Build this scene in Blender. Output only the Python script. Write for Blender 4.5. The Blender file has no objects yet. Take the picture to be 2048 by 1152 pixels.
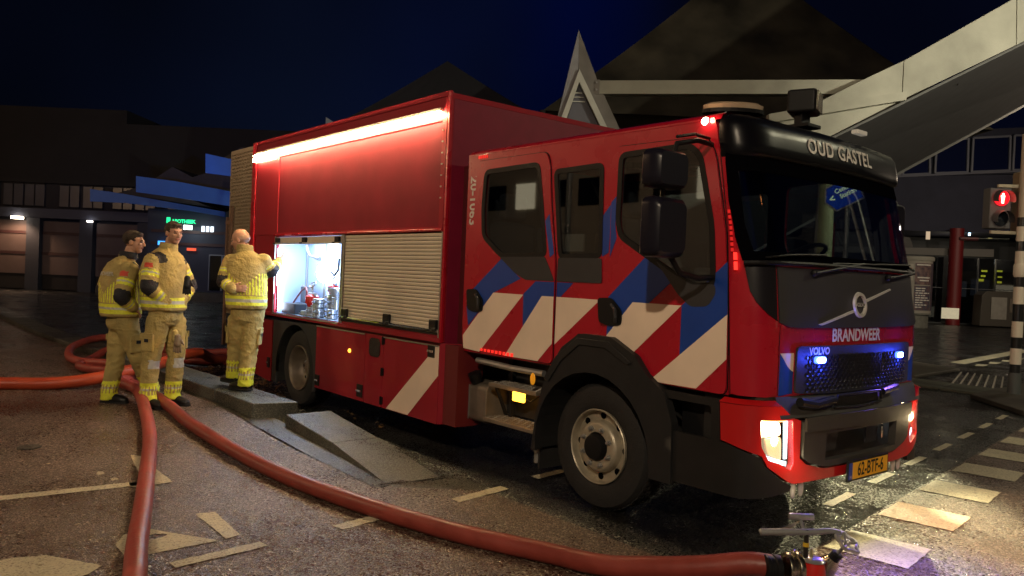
import bpy, bmesh, math, random
import numpy as np
from mathutils import Vector, Matrix
from mathutils.geometry import delaunay_2d_cdt
random.seed(7)
PI = math.pi
scn = bpy.context.scene
COL = scn.collection

# ------------------------------------------------------------------ camera
CAM = Vector((3.8587, -3.9481, 1.6310))
yaw, pitch, roll = (math.radians(a) for a in (140.2367727, -0.81577452, 2.46034096))
fwd = Vector((math.cos(pitch)*math.cos(yaw), math.cos(pitch)*math.sin(yaw), math.sin(pitch)))
rgt = Vector((math.sin(yaw), -math.cos(yaw), 0)); upv = rgt.cross(fwd)
cr, sr = math.cos(roll), math.sin(roll)
rgt2 = rgt*cr + upv*sr; up2 = upv*cr - rgt*sr
cd = bpy.data.cameras.new('camera'); cam = bpy.data.objects.new('camera', cd); COL.objects.link(cam)
M = Matrix.Identity(4)
for i in range(3):
    M[i][0] = rgt2[i]; M[i][1] = up2[i]; M[i][2] = -fwd[i]; M[i][3] = CAM[i]
cam.matrix_world = M
cd.sensor_width = 36; cd.lens = 36*1564/2048; cd.clip_end = 500; cd.clip_start = .05
scn.camera = cam

# ------------------------------------------------------------------ view, world, lights
vs = scn.view_settings
vs.view_transform = 'Standard'; vs.look = 'None'; vs.exposure = .38; vs.gamma = 1; vs.use_curve_mapping = False
scn.cycles.use_denoising = True
scn.cycles.max_bounces = 6; scn.cycles.diffuse_bounces = 2; scn.cycles.glossy_bounces = 3
scn.cycles.transparent_max_bounces = 12; scn.cycles.transmission_bounces = 4
scn.cycles.sample_clamp_indirect = 3; scn.cycles.caustics_reflective = False; scn.cycles.caustics_refractive = False

w = bpy.data.worlds.new('World'); scn.world = w; w.use_nodes = True
nt = w.node_tree; nt.nodes.clear()
wo = nt.nodes.new('ShaderNodeOutputWorld'); bg = nt.nodes.new('ShaderNodeBackground')
nt.links.new(bg.outputs[0], wo.inputs[0])
tc = nt.nodes.new('ShaderNodeTexCoord'); sep = nt.nodes.new('ShaderNodeSeparateXYZ')
nt.links.new(tc.outputs['Generated'], sep.inputs[0])
cr_ = nt.nodes.new('ShaderNodeValToRGB')          # city night sky: hazy near the horizon, clear deep blue higher
nt.links.new(sep.outputs['Z'], cr_.inputs[0])
el = cr_.color_ramp.elements
el[0].position = 0.0; el[0].color = (.010, .013, .022, 1)
el[1].position = .9; el[1].color = (.0022, .0034, .013, 1)
e = el.new(.18); e.color = (.006, .009, .026, 1)
nz = nt.nodes.new('ShaderNodeTexNoise'); nz.inputs['Scale'].default_value = 1.6; nz.inputs['Detail'].default_value = 3
nt.links.new(tc.outputs['Generated'], nz.inputs['Vector'])
rp = nt.nodes.new('ShaderNodeValToRGB'); rp.color_ramp.elements[0].position = .35; rp.color_ramp.elements[0].color = (.45, .45, .5, 1)
rp.color_ramp.elements[1].position = .68; rp.color_ramp.elements[1].color = (1.15, 1.3, 2.0, 1)
nt.links.new(nz.outputs['Fac'], rp.inputs[0])
mx = nt.nodes.new('ShaderNodeMix'); mx.data_type = 'RGBA'; mx.blend_type = 'MULTIPLY'; mx.inputs[0].default_value = 1
nt.links.new(cr_.outputs[0], mx.inputs[6]); nt.links.new(rp.outputs[0], mx.inputs[7])
# the sky glow varies round the compass: grey-green city glow to the left, deep blue ahead, dark to the right
dp = nt.nodes.new('ShaderNodeVectorMath'); dp.operation = 'DOT_PRODUCT'; dp.inputs[1].default_value = (rgt.x, rgt.y, 0)
nt.links.new(tc.outputs['Generated'], dp.inputs[0])
mr0 = nt.nodes.new('ShaderNodeMapRange'); mr0.inputs[1].default_value = -1; mr0.inputs[2].default_value = 1; nt.links.new(dp.outputs['Value'], mr0.inputs[0])
az = nt.nodes.new('ShaderNodeValToRGB'); nt.links.new(mr0.outputs[0], az.inputs[0]); E_ = az.color_ramp.elements
az.color_ramp.interpolation = 'EASE'
E_[0].position = .18; E_[0].color = (.42, .44, .34, 1); E_[1].position = .60; E_[1].color = (.42, .40, .36, 1)
for p_, c_ in ((.36, (.80, .86, .62, 1)), (.47, (.7, .9, 1.05, 1)), (.535, (.2, .6, 1.6, 1))):
    q_ = E_.new(p_); q_.color = c_
mx2 = nt.nodes.new('ShaderNodeMix'); mx2.data_type = 'RGBA'; mx2.blend_type = 'MULTIPLY'; mx2.inputs[0].default_value = 1
nt.links.new(mx.outputs[2], mx2.inputs[6]); nt.links.new(az.outputs[0], mx2.inputs[7])
nt.links.new(mx2.outputs[2], bg.inputs[0]); bg.inputs[1].default_value = .36

def lamp(name, kind, loc, energy, color, target=None, size=.1, angle=None, blend=.6, parent=None, size_y=None):
    l = bpy.data.lights.new(name, kind); l.energy = energy; l.color = color
    if kind == 'SPOT': l.spot_size = math.radians(angle); l.spot_blend = blend; l.shadow_soft_size = size
    elif kind == 'POINT': l.shadow_soft_size = size
    elif kind == 'AREA':
        l.size = size
        if size_y: l.shape = 'RECTANGLE'; l.size_y = size_y
    o = bpy.data.objects.new(name, l); COL.objects.link(o); o.location = loc
    if target is not None:
        o.rotation_euler = (Vector(target)-Vector(loc)).to_track_quat('-Z', 'Y').to_euler()
    return o

# faint moonlight
sl = bpy.data.lights.new('moonlight', 'SUN'); sl.energy = .008; sl.angle = math.radians(.6); sl.color = (.6, .75, 1)
so = bpy.data.objects.new('moonlight', sl); COL.objects.link(so); so.rotation_euler = (math.radians(50), 0, math.radians(160))

# street lamps of the square, unseen, and one orange spot added among them
STREET = [((7.5, -9.5, 7.6), 2000, (1.0, .80, .56), None), ((-9.0, -9.0, 7.6), 520, (1.0, .62, .34), None), ((12.5, 3.0, 7.6), 12000, (1.0, .30, .07), (3.1, 2.45, 0)),  # third: orange spot added in place of a vehicle's amber light
          ((5.5, 9.5, 7.6), 480, (1.0, .92, .62), None), ((-27.0, -16.0, 7.6), 900, (1.0, .62, .34), None), ((-5.5, 14.5, 4.95), 3200, (1.0, .88, .48), (1.6, .75, 0)),
          ((6.5, 13.5, 7.6), 3600, (1.0, .92, .70), (-7.0, 19.5, 6.5)), ((0.5, 34.0, 7.6), 900, (1.0, .80, .58), None)]
for k, (p, e, c, tg) in enumerate(STREET):
    if tg: lamp('street_light_source', 'SPOT', (p[0], p[1], p[2]-.16), e, c, target=tg, size=.09, angle={3.1: 13, 1.6: 11, -7.0: 85}[tg[0]], blend=.5)
    else: lamp('street_light_source', 'POINT', (p[0], p[1], p[2]-.16), e, c, size=.13)

# ------------------------------------------------------------------ helpers
def org(parent):
    v = Vector((0, 0, 0))
    while parent is not None:
        v += parent.location; parent = parent.parent
    return v

def tag(o, label=None, cat=None, group=None, kind=None):
    if label: o['label'] = label
    if cat: o['category'] = cat
    if group: o['group'] = group
    if kind: o['kind'] = kind
    return o

def thing(name, loc=(0, 0, 0), label=None, cat=None, group=None, kind=None):
    o = bpy.data.objects.new(name, None); COL.objects.link(o); o.location = loc; o.empty_display_size = .1
    return tag(o, label, cat, group, kind)

def link_mesh(name, V, F, m, parent=None, smooth=False, bevel=0, uv=None, mi=None):
    me = bpy.data.meshes.new(name)
    o0 = org(parent)
    me.from_pydata([tuple(Vector(v)-o0) for v in V], [], F)
    for mm in (m if isinstance(m, (list, tuple)) else [m]): me.materials.append(mm)
    if mi: me.polygons.foreach_set('material_index', mi)
    me.validate()
    me.update()
    if smooth:
        me.polygons.foreach_set('use_smooth', [True]*len(me.polygons))
        if smooth != 'all': me.set_sharp_from_angle(angle=math.radians(38))
    o = bpy.data.objects.new(name, me); COL.objects.link(o)
    if parent is not None: o.parent = parent
    if bevel:
        b = o.modifiers.new('Bevel', 'BEVEL'); b.width = bevel; b.segments = 2; b.limit_method = 'ANGLE'; b.angle_limit = math.radians(40)
        if not smooth:
            me.polygons.foreach_set('use_smooth', [True]*len(me.polygons)); b.harden_normals = True
    return o

class MB:
    def __init__(s): s.V = []; s.F = []
    def add(s, V, F):
        n = len(s.V); s.V += [tuple(v) for v in V]; s.F += [tuple(i+n for i in f) for f in F]; return s
    def box(s, x0, x1, y0, y1, z0, z1, rot=None, c=None):
        V = [Vector((x, y, z)) for x in (x0, x1) for y in (y0, y1) for z in (z0, z1)]
        if rot is not None:
            c = Vector(c) if c else Vector(((x0+x1)/2, (y0+y1)/2, (z0+z1)/2))
            R = rot if isinstance(rot, Matrix) else Matrix.Rotation(rot, 3, 'Z')
            V = [R @ (v-c) + c for v in V]
        return s.add(V, [(0, 1, 3, 2), (4, 6, 7, 5), (0, 4, 5, 1), (2, 3, 7, 6), (0, 2, 6, 4), (1, 5, 7, 3)])
    def prism(s, poly, d):   # poly: 3-D loop, extruded by vector d
        n = len(poly); d = Vector(d); A = [Vector(p) for p in poly]; B = [p+d for p in A]
        F = [tuple(range(n)), tuple(range(2*n-1, n-1, -1))]
        F += [(i, n+i, n+(i+1) % n, (i+1) % n) for i in range(n)]
        return s.add(A+B, F)
    def tube(s, path, r, n=12, caps=True):
        P = [Vector(p) for p in path]; m = len(P)
        rr = r if isinstance(r, (list, tuple)) else [r]*m
        t0 = (P[1]-P[0]).normalized(); a = Vector((0, 0, 1)) if abs(t0.z) < .9 else Vector((1, 0, 0))
        nrm = t0.cross(a).normalized(); V = []
        for i in range(m):
            t = (P[min(i+1, m-1)]-P[max(i-1, 0)]).normalized()
            nrm = (nrm - t*nrm.dot(t)).normalized(); b = t.cross(nrm)
            for k in range(n):
                an = 2*PI*k/n; V.append(P[i]+(nrm*math.cos(an)+b*math.sin(an))*rr[i])
        F = [(i*n+k, i*n+(k+1) % n, (i+1)*n+(k+1) % n, (i+1)*n+k) for i in range(m-1) for k in range(n)]
        if caps: F += [tuple(range(n-1, -1, -1)), tuple((m-1)*n+k for k in range(n))]
        return s.add(V, F)
    def lathe(s, prof, c, axis=(0, 0, 1), n=32, closed=False, open0=False):  # prof: (r, h) along axis
        ax = Vector(axis).normalized(); a = Vector((0, 0, 1)) if abs(ax.z) < .9 else Vector((1, 0, 0))
        u = ax.cross(a).normalized(); v = ax.cross(u); c = Vector(c); V = []
        for r, h in prof:
            for k in range(n):
                an = 2*PI*k/n; V.append(c+ax*h+(u*math.cos(an)+v*math.sin(an))*r)
        m = len(prof)
        F = [(i*n+k, (i+1)*n+k, (i+1)*n+(k+1) % n, i*n+(k+1) % n) for i in range(m-1) for k in range(n)]
        if closed: F += [((m-1)*n+k, k, (k+1) % n, (m-1)*n+(k+1) % n) for k in range(n)]
        else: F += ([] if open0 else [tuple(range(n))])+[tuple((m-1)*n+k for k in range(n-1, -1, -1))]
        return s.add(V, F)
    def ball(s, c, r, n=12, m=8, R=None):
        rx, ry, rz = r if isinstance(r, (list, tuple)) else (r, r, r); c = Vector(c); V = []
        for i in range(m+1):
            th = PI*i/m
            for k in range(n):
                an = 2*PI*k/n; p = Vector((rx*math.sin(th)*math.cos(an), ry*math.sin(th)*math.sin(an), rz*math.cos(th)))
                V.append(c+(R @ p if R else p))
        F = [(i*n+k, (i+1)*n+k, (i+1)*n+(k+1) % n, i*n+(k+1) % n) for i in range(m) for k in range(n)]
        return s.add(V, F)
    def build(s, name, m, parent=None, **k): return link_mesh(name, s.V, s.F, m, parent, **k)

def inpoly(p, poly):
    x, y = p; c = False; n = len(poly)
    for i in range(n):
        x0, y0 = poly[i]; x1, y1 = poly[i-1]
        if (y0 > y) != (y1 > y) and x < (x1-x0)*(y-y0)/(y1-y0)+x0: c = not c
    return c

def resample(poly, step):
    out = []
    n = len(poly)
    for i in range(n):
        a = Vector(poly[i]); b = Vector(poly[(i+1) % n]); k = max(1, int(math.ceil((b-a).length/step)))
        out += [tuple(a.lerp(b, j/k)) for j in range(k)]
    return out

def rrect(x0, x1, z0, z1, r, n=4):
    out = []
    for cx_, cz_, a0 in ((x1-r, z0+r, -90), (x1-r, z1-r, 0), (x0+r, z1-r, 90), (x0+r, z0+r, 180)):
        for i in range(n+1):
            a = math.radians(a0+90*i/n); out.append((cx_+r*math.cos(a), cz_+r*math.sin(a)))
    return out

def roundpoly(poly, r, n=4):
    out = []; m = len(poly)
    for i in range(m):
        p = Vector(poly[i]); a = Vector(poly[i-1])-p; b = Vector(poly[(i+1) % m])-p
        rr = min(r, a.length*.45, b.length*.45)
        p0 = p+a.normalized()*rr; p1 = p+b.normalized()*rr
        for k in range(n+1):
            t = k/n; out.append(tuple(p0*(1-t)**2+p*2*t*(1-t)+p1*t*t))
    return out

def sheet(outer, holes, fn, th=.02, step=.15, grid=True):
    """2-D outline with holes -> V, F of a slab on a surface fn(u, v, depth)."""
    loops = [resample(outer, step)]+[resample(h, step) for h in holes]
    pts = []; edges = []
    for L in loops:
        n0 = len(pts); pts += L; edges += [(n0+i, n0+(i+1) % len(L)) for i in range(len(L))]
    if grid:
        xs_ = [p[0] for p in outer]; ys_ = [p[1] for p in outer]
        bp = np.array(pts)
        nx = int((max(xs_)-min(xs_))/step); ny = int((max(ys_)-min(ys_))/step)
        for i in range(1, nx+1):
            for j in range(1, ny+1):
                q = (min(xs_)+i*(max(xs_)-min(xs_))/(nx+1), min(ys_)+j*(max(ys_)-min(ys_))/(ny+1))
                if inpoly(q, outer) and not any(inpoly(q, h) for h in holes) and np.hypot(bp[:, 0]-q[0], bp[:, 1]-q[1]).min() > step*.35:
                    pts.append(q)
    r = delaunay_2d_cdt([Vector(p) for p in pts], edges, [], 0, 1e-6)
    v2, tris = r[0], r[2]
    keep = []
    for t in tris:
        c = (sum(v2[i][0] for i in t)/3, sum(v2[i][1] for i in t)/3)
        if inpoly(c, outer) and not any(inpoly(c, h) for h in holes): keep.append(tuple(t))
    n = len(v2)
    V = [fn(p[0], p[1], 0) for p in v2]+[fn(p[0], p[1], th) for p in v2]
    F = list(keep)+[tuple(i+n for i in reversed(t)) for t in keep]
    cnt = {}
    for t in keep:
        for i in range(3):
            a, b = t[i], t[(i+1) % 3]; cnt[(a, b)] = 1
    for (a, b) in cnt:
        if (b, a) not in cnt: F.append((b, a, a+n, b+n))
    return V, F

def sheet_obj(name, outer, holes, fn, m, parent=None, th=.02, step=.15, grid=True, **k):
    V, F = sheet(outer, holes, fn, th, step, grid); return link_mesh(name, V, F, m, parent, **k)

def text_sheet(s, fn, size, m, name, parent, bold=0, xs=1.0, space=1.0, res=3, th=.002, centre=True, kind=None):
    cu = bpy.data.curves.new('t', 'FONT'); cu.body = s; cu.size = size; cu.offset = bold; cu.resolution_u = res; cu.space_character = space
    if centre: cu.align_x = 'CENTER'; cu.align_y = 'CENTER'
    to = bpy.data.objects.new('t', cu); COL.objects.link(to)
    dg = bpy.context.evaluated_depsgraph_get(); me = bpy.data.meshes.new_from_object(to.evaluated_get(dg))
    V = [(v.co.x*xs, v.co.y) for v in me.vertices]; F = [tuple(p.vertices) for p in me.polygons]
    bpy.data.objects.remove(to); bpy.data.curves.remove(cu); bpy.data.meshes.remove(me)
    return link_mesh(name, [fn(a, b, 0) for a, b in V], F, m, parent)

# ------------------------------------------------------------------ materials
MATS = {}
def mat(name, col, rough=.5, metal=0, noise=0, nscale=8, bump=0, bscale=60, emit=None, es=0, coat=0, spec=.5, rvar=0, mix2=None, detail=4):
    if name in MATS: return MATS[name]
    m = bpy.data.materials.new(name); m.use_nodes = True; nt = m.node_tree; b = nt.nodes['Principled BSDF']
    b.inputs['Base Color'].default_value = (*col, 1); b.inputs['Roughness'].default_value = rough; b.inputs['Metallic'].default_value = metal
    b.inputs['Specular IOR Level'].default_value = spec
    if coat: b.inputs['Coat Weight'].default_value = coat; b.inputs['Coat Roughness'].default_value = .08
    if emit: b.inputs['Emission Color'].default_value = (*emit, 1); b.inputs['Emission Strength'].default_value = es
    if noise or bump or rvar:
        tc = nt.nodes.new('ShaderNodeTexCoord')
    if noise or rvar:
        n = nt.nodes.new('ShaderNodeTexNoise'); n.inputs['Scale'].default_value = nscale; n.inputs['Detail'].default_value = detail
        nt.links.new(tc.outputs['Object'], n.inputs['Vector'])
        rr = nt.nodes.new('ShaderNodeMapRange'); rr.inputs[1].default_value = .3; rr.inputs[2].default_value = .7
        nt.links.new(n.outputs['Fac'], rr.inputs[0])
        if noise:
            mxn = nt.nodes.new('ShaderNodeMix'); mxn.data_type = 'RGBA'
            lo = mix2 if mix2 else tuple(c*(1-noise) for c in col)
            mxn.inputs[6].default_value = (*lo, 1); mxn.inputs[7].default_value = (*col, 1)
            nt.links.new(rr.outputs[0], mxn.inputs[0]); nt.links.new(mxn.outputs[2], b.inputs['Base Color'])
        if rvar:
            r2 = nt.nodes.new('ShaderNodeMapRange'); r2.inputs[3].default_value = rough-rvar; r2.inputs[4].default_value = rough+rvar
            nt.links.new(rr.outputs[0], r2.inputs[0]); nt.links.new(r2.outputs[0], b.inputs['Roughness'])
    if bump:
        n2 = nt.nodes.new('ShaderNodeTexNoise'); n2.inputs['Scale'].default_value = bscale; n2.inputs['Detail'].default_value = 3
        nt.links.new(tc.outputs['Object'], n2.inputs['Vector'])
        bp = nt.nodes.new('ShaderNodeBump'); bp.inputs['Strength'].default_value = bump; bp.inputs['Distance'].default_value = .02
        nt.links.new(n2.outputs['Fac'], bp.inputs['Height']); nt.links.new(bp.outputs[0], b.inputs['Normal'])
    MATS[name] = m; return m

def asphalt(name, base, grit, rough, wet=.4, scale=1.0, bump=1.0, patch=(.55, 1.1), shine=.55, gsc=95):
    """coarse wet asphalt: stones as voronoi cells of varied tint and slope, drier and wetter patches."""
    m = bpy.data.materials.new(name); m.use_nodes = True; nt = m.node_tree; b = nt.nodes['Principled BSDF']; N = nt.nodes.new; L = nt.links.new
    tc = N('ShaderNodeTexCoord')
    v = N('ShaderNodeTexVoronoi'); v.inputs['Scale'].default_value = gsc*scale; L(tc.outputs['Object'], v.inputs['Vector'])
    sp = N('ShaderNodeSeparateColor'); L(v.outputs['Color'], sp.inputs[0])
    big = N('ShaderNodeTexNoise'); big.inputs['Scale'].default_value = .9; big.inputs['Detail'].default_value = 6; big.inputs['Roughness'].default_value = .62
    L(tc.outputs['Object'], big.inputs['Vector'])
    mr = N('ShaderNodeMapRange'); mr.inputs[1].default_value = .35; mr.inputs[2].default_value = .65; mr.inputs[3].default_value = patch[0]; mr.inputs[4].default_value = patch[1]
    L(big.outputs['Fac'], mr.inputs[0])
    mc = N('ShaderNodeMix'); mc.data_type = 'RGBA'; mc.inputs[6].default_value = (*base, 1); mc.inputs[7].default_value = (*grit, 1)
    pw = N('ShaderNodeMath'); pw.operation = 'POWER'; pw.inputs[1].default_value = 4; L(sp.outputs[0], pw.inputs[0]); L(pw.outputs[0], mc.inputs[0])
    ml = N('ShaderNodeMix'); ml.data_type = 'RGBA'; ml.blend_type = 'MULTIPLY'; ml.inputs[0].default_value = 1
    cb = N('ShaderNodeCombineColor'); [L(mr.outputs[0], cb.inputs[i]) for i in range(3)]
    L(mc.outputs[2], ml.inputs[6]); L(cb.outputs[0], ml.inputs[7]); L(ml.outputs[2], b.inputs['Base Color'])
    rr = N('ShaderNodeMapRange'); rr.inputs[1].default_value = 0; rr.inputs[2].default_value = 1; rr.inputs[3].default_value = rough-.22; rr.inputs[4].default_value = rough+.12
    L(sp.outputs[1], rr.inputs[0])
    wv = N('ShaderNodeMapRange'); wv.inputs[1].default_value = .40; wv.inputs[2].default_value = .62; wv.inputs[3].default_value = -.12; wv.inputs[4].default_value = .16
    L(big.outputs['Fac'], wv.inputs[0]); ad = N('ShaderNodeMath'); ad.operation = 'ADD'; ad.use_clamp = True; L(rr.outputs[0], ad.inputs[0]); L(wv.outputs[0], ad.inputs[1]); L(ad.outputs[0], b.inputs['Roughness'])
    b.inputs['Specular IOR Level'].default_value = shine
    # height: rounded stones + per-stone tilt noise
    n1 = N('ShaderNodeTexNoise'); n1.inputs['Scale'].default_value = gsc*.9*scale; n1.inputs['Detail'].default_value = 2; L(tc.outputs['Object'], n1.inputs['Vector'])
    sb = N('ShaderNodeMath'); sb.operation = 'SUBTRACT'; L(n1.outputs['Fac'], sb.inputs[0]); L(v.outputs['Distance'], sb.inputs[1])
    bp = N('ShaderNodeBump'); bp.inputs['Strength'].default_value = bump; bp.inputs['Distance'].default_value = .006
    L(sb.outputs[0], bp.inputs['Height']); L(bp.outputs[0], b.inputs['Normal'])
    MATS[name] = m; return m

RED = mat('truck red paint', (.46, .008, .023), .28, coat=.5, rvar=.05, noise=.12, nscale=3)
REDM = mat('body red panel', (.34, .014, .028), .6, spec=.2, rvar=.08, noise=.18, nscale=2.2, bump=.04, bscale=300, coat=.15)
REDB = mat('bumper red paint', (.55, .010, .012), .3, coat=.4, noise=.1, nscale=4)
WHT = mat('cream reflective film', (.92, .74, .58), .45, noise=.1, nscale=4)
BLU = mat('blue reflective film', (.008, .055, .34), .4, noise=.15, nscale=4)
BLK = mat('black plastic', (.008, .008, .009), .48, bump=.08, bscale=250, spec=.22)
VOID = mat('deep black', (.002, .002, .002), 1, spec=0)
GBLK = mat('gloss black', (.006, .007, .010), .2, coat=.25)
DGR = mat('dark grey plastic', (.038, .038, .042), .5, spec=.3, noise=.15, nscale=5, bump=.15, bscale=260)
CHAS = mat('chassis black', (.010, .010, .010), .7, noise=.4, nscale=9)
RUB = mat('tyre rubber', (.016, .015, .015), .78, noise=.35, nscale=11, bump=.25, bscale=70)
ALU = mat('aluminium', (.52, .50, .46), .38, metal=.85, noise=.15, nscale=6)
SHUT = mat('shutter aluminium', (.74, .66, .52), .45, metal=.12, noise=.06, nscale=5)
CHR = mat('chrome', (.75, .75, .75), .12, metal=1)
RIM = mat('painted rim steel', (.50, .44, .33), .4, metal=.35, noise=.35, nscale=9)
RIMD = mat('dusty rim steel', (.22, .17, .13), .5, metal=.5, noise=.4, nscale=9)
TANK = mat('fuel tank metal', (.28, .24, .19), .45, metal=.5, noise=.3, nscale=7)
SEAT = mat('seat fabric', (.05, .05, .055), .9)
INT = mat('cab interior trim', (.07, .07, .075), .75)
LOCK = mat('locker grey paint', (.33, .42, .62), .5)
WTXT = mat('white lettering', (.72, .66, .60), .5)
CONCB = mat('pale structure concrete', (.46, .45, .37), .7, noise=.38, nscale=.9, bump=.3, bscale=30, detail=10)
STEEL = mat('galvanised steel', (.34, .34, .33), .45, metal=.6, noise=.2, nscale=6)

def emis(name, col, s):
    m = bpy.data.materials.new(name); m.use_nodes = True; nt = m.node_tree; b = nt.nodes['Principled BSDF']
    b.inputs['Base Color'].default_value = (*[c*.5 for c in col], 1); b.inputs['Emission Color'].default_value = (*col, 1); b.inputs['Emission Strength'].default_value = s
    return m

def glass(name, tint, refl=.09, rough=.02):
    m = bpy.data.materials.new(name); m.use_nodes = True; nt = m.node_tree; nt.nodes.clear(); N = nt.nodes.new; L = nt.links.new
    o = N('ShaderNodeOutputMaterial'); t = N('ShaderNodeBsdfTransparent'); t.inputs[0].default_value = (*tint, 1)
    g = N('ShaderNodeBsdfGlossy'); g.inputs['Roughness'].default_value = rough; g.inputs[0].default_value = (.9, .95, 1, 1)
    f = N('ShaderNodeLayerWeight'); f.inputs[0].default_value = .5
    pw = N('ShaderNodeMath'); pw.operation = 'POWER'; pw.inputs[1].default_value = 3.5; L(f.outputs['Facing'], pw.inputs[0])
    ml = N('ShaderNodeMath'); ml.operation = 'MULTIPLY_ADD'; ml.inputs[1].default_value = .75; ml.inputs[2].default_value = refl*.7; ml.use_clamp = True
    mx = N('ShaderNodeMixShader'); L(pw.outputs[0], ml.inputs[0]); L(ml.outputs[0], mx.inputs[0]); L(t.outputs[0], mx.inputs[1]); L(g.outputs[0], mx.inputs[2]); L(mx.outputs[0], o.inputs[0])
    MATS[name] = m; return m
GLS = glass('tinted cab glass', (.66, .70, .72), refl=.17); GLW = glass('windscreen glass', (.78, .82, .84)); GLB = glass('building glass', (.35, .38, .42))
GLC = glass('clear lens', (.92, .92, .92), rough=.05)

# ------------------------------------------------------------------ ground
def smooth(t): t = min(1, max(0, t)); return t*t*(3-2*t)
def gz(x, y=-2): return .1*smooth((-2.3-x)/2.6)

CONC = asphalt('speckled kerb concrete', (.060, .063, .053), (.22, .22, .185), .5, bump=.5, patch=(.5, 1.25), shine=.5, gsc=130)
CONCW = asphalt('wet dark concrete', (.045, .044, .034), (.14, .135, .11), .45, bump=.4, patch=(.5, 1.2), shine=.5, gsc=110)
PAINT = asphalt('worn road paint', (.70, .63, .44), (.30, .24, .16), .6, bump=.5, patch=(.72, 1.1), shine=.4, gsc=95)
ROAD = asphalt('dark wet road asphalt', (.008, .008, .008), (.06, .058, .05), .26, bump=1.6, patch=(.5, 1.1), shine=.9, gsc=95)
PATH = asphalt('red brown path asphalt', (.062, .032, .022), (.40, .32, .24), .35, bump=1.0, patch=(.78, 1.12), shine=.9, gsc=85)  # pale grit tint also stands in for sparkle off the stones
PLAZA = asphalt('brown plaza asphalt', (.055, .047, .036), (.16, .13, .10), .55, bump=.8, patch=(.5, 1.2), gsc=40)
MB().add([(-160, -60, 0), (120, -60, 0), (120, 160, 0), (-160, 160, 0)], [(0, 1, 2, 3)]).build('road', ROAD)
tag(bpy.data.objects['road'], 'dark wet asphalt road under the fire engine', kind='structure')

def edge_x(y): return 1.335-.137*(y-.83)      # boundary of the red crossing
# red cycle path: raised part to the left, flat near the camera
V = []; F = []; xs_ = [-60, -40, -25, -18, -12, -8, -6]+[-5.5+.25*i for i in range(0, 22)]+[.3, .9, 1.2]
rows = []
for x in xs_:
    y1 = -.88 if x < -1.3 else (-.88+(x+1.3)/.35*.62 if x < -.95 else -.26)
    if x < -4: y1 = -.88-min(.45, (-4-x)*.045)
    z = gz(x)+.004
    rows.append([(x, -30, z), (x, -6, z), (x, y1, z)])
for r in rows: V += r
for i in range(len(rows)-1):
    for j in range(2): F.append((i*3+j, (i+1)*3+j, (i+1)*3+j+1, i*3+j+1))
n = len(V)
V += [(1.2, -30, .004), (30, -30, .004), (30, -.26, .004), (1.2, -.26, .004)]
F += [(n, n+1, n+2, n+3)]
n = len(V); V += [(edge_x(-.26), -.26, .004), (30, -.26, .004), (30, 12, .004), (edge_x(12), 12, .004)]; F += [(n, n+1, n+2, n+3)]
o = link_mesh('cycle_path', V, F, PATH); tag(o, 'reddish brown asphalt cycle path crossing the street', kind='structure')
# gutter concrete strip beside the kerb and the wet seam
V = []; F = []
prof = [(-14, -1.33, .12), (-9, -1.10, .12), (-6, -1.0, .12), (-4.4, -.95, .12), (-2.4, -.93, .12), (-1.25, -.95, .03)]
for x, y, wd in prof:
    V += [(x, y, gz(x)+.010), (x, y+.30, gz(x)+.010)]
for i in range(len(prof)-1): F.append((2*i, 2*i+2, 2*i+3, 2*i+1))
tag(link_mesh('gutter_strip', V, F, CONCW), 'thin wet concrete strip along the foot of the kerb', kind='structure')
MB().prism([(-1.29, -.86, .012), (-1.13, -.22, .012), (-.72, -.2, .0), (-1.32, -.98, .0)], (0, 0, .004)).build('ramp_apron', CONCW)
tag(bpy.data.objects['ramp_apron'], 'dark wet concrete apron at the foot of the ramp slabs', kind='structure')
# kerb side slope at the back of the raised path
# seam of loose wet grit
WETG = mat('wet grit', (.40, .38, .32), .25, spec=1)
mb = MB(); random.seed(3)
for i in range(900):
    x = random.uniform(-3.6, 1.5); y = (-.17 if x < -1 else -.235)+random.gauss(0, .022)
    if x < -1: y += .03*math.sin(x*4)-.02
    s = random.uniform(.004, .011)
    V0 = [(x+random.uniform(-s, s), y+random.uniform(-s, s), random.uniform(0, s*.9)+.003) for _ in range(4)]
    mb.add(V0, [(0, 1, 2), (0, 2, 3), (0, 3, 1), (1, 3, 2)])
tag(mb.build('grit', WETG), 'wet grit glistening along the seam of the path', kind='stuff')

# markings -----------------------------------------------------------------
marks = thing('road_marking', (0, 0, 0), 'worn cream painted blocks and dashes on the road', kind='structure')
def quad(name, pts, z=.009, m=PAINT, parent=marks):
    c = Vector((sum(p[0] for p in pts)/len(pts), sum(p[1] for p in pts)/len(pts)))
    P = resample([tuple(p) for p in pts], .06); P = [(p[0]+random.uniform(-.004, .004), p[1]+random.uniform(-.004, .004)) for p in P]
    V = [(p[0], p[1], gz(p[0])*(1 if p[1] < -.8 else 0)+z) for p in P]
    return link_mesh(name, V, [tuple(range(len(V)))], m, parent)
an = Vector((-.137, 1)).normalized(); ac = Vector((an.y, -an.x))
def block(cx_, cy_, wx, wy): 
    c = Vector((cx_, cy_)); return [c-ac*wx/2-an*wy/2, c+ac*wx/2-an*wy/2, c+ac*wx/2+an*wy/2, c-ac*wx/2+an*wy/2]
for i in range(9):
    y = 1.06+1.035*i; quad('paint_block', block(edge_x(y)+.28, y, .50, .50))
for i in range(10):
    y = 1.98+1.015*i-.0; quad('paint_dash', block(.855-.142*(y-1.98), y, .075, .53), z=.005)
for y in (.56,): quad('paint_dash', block(-.9, y, .09, .5), z=.005)
quad('paint_dash', [(-.709, -.631), (-.80, -.107), (-.698, -.1), (-.612, -.631)])
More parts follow.
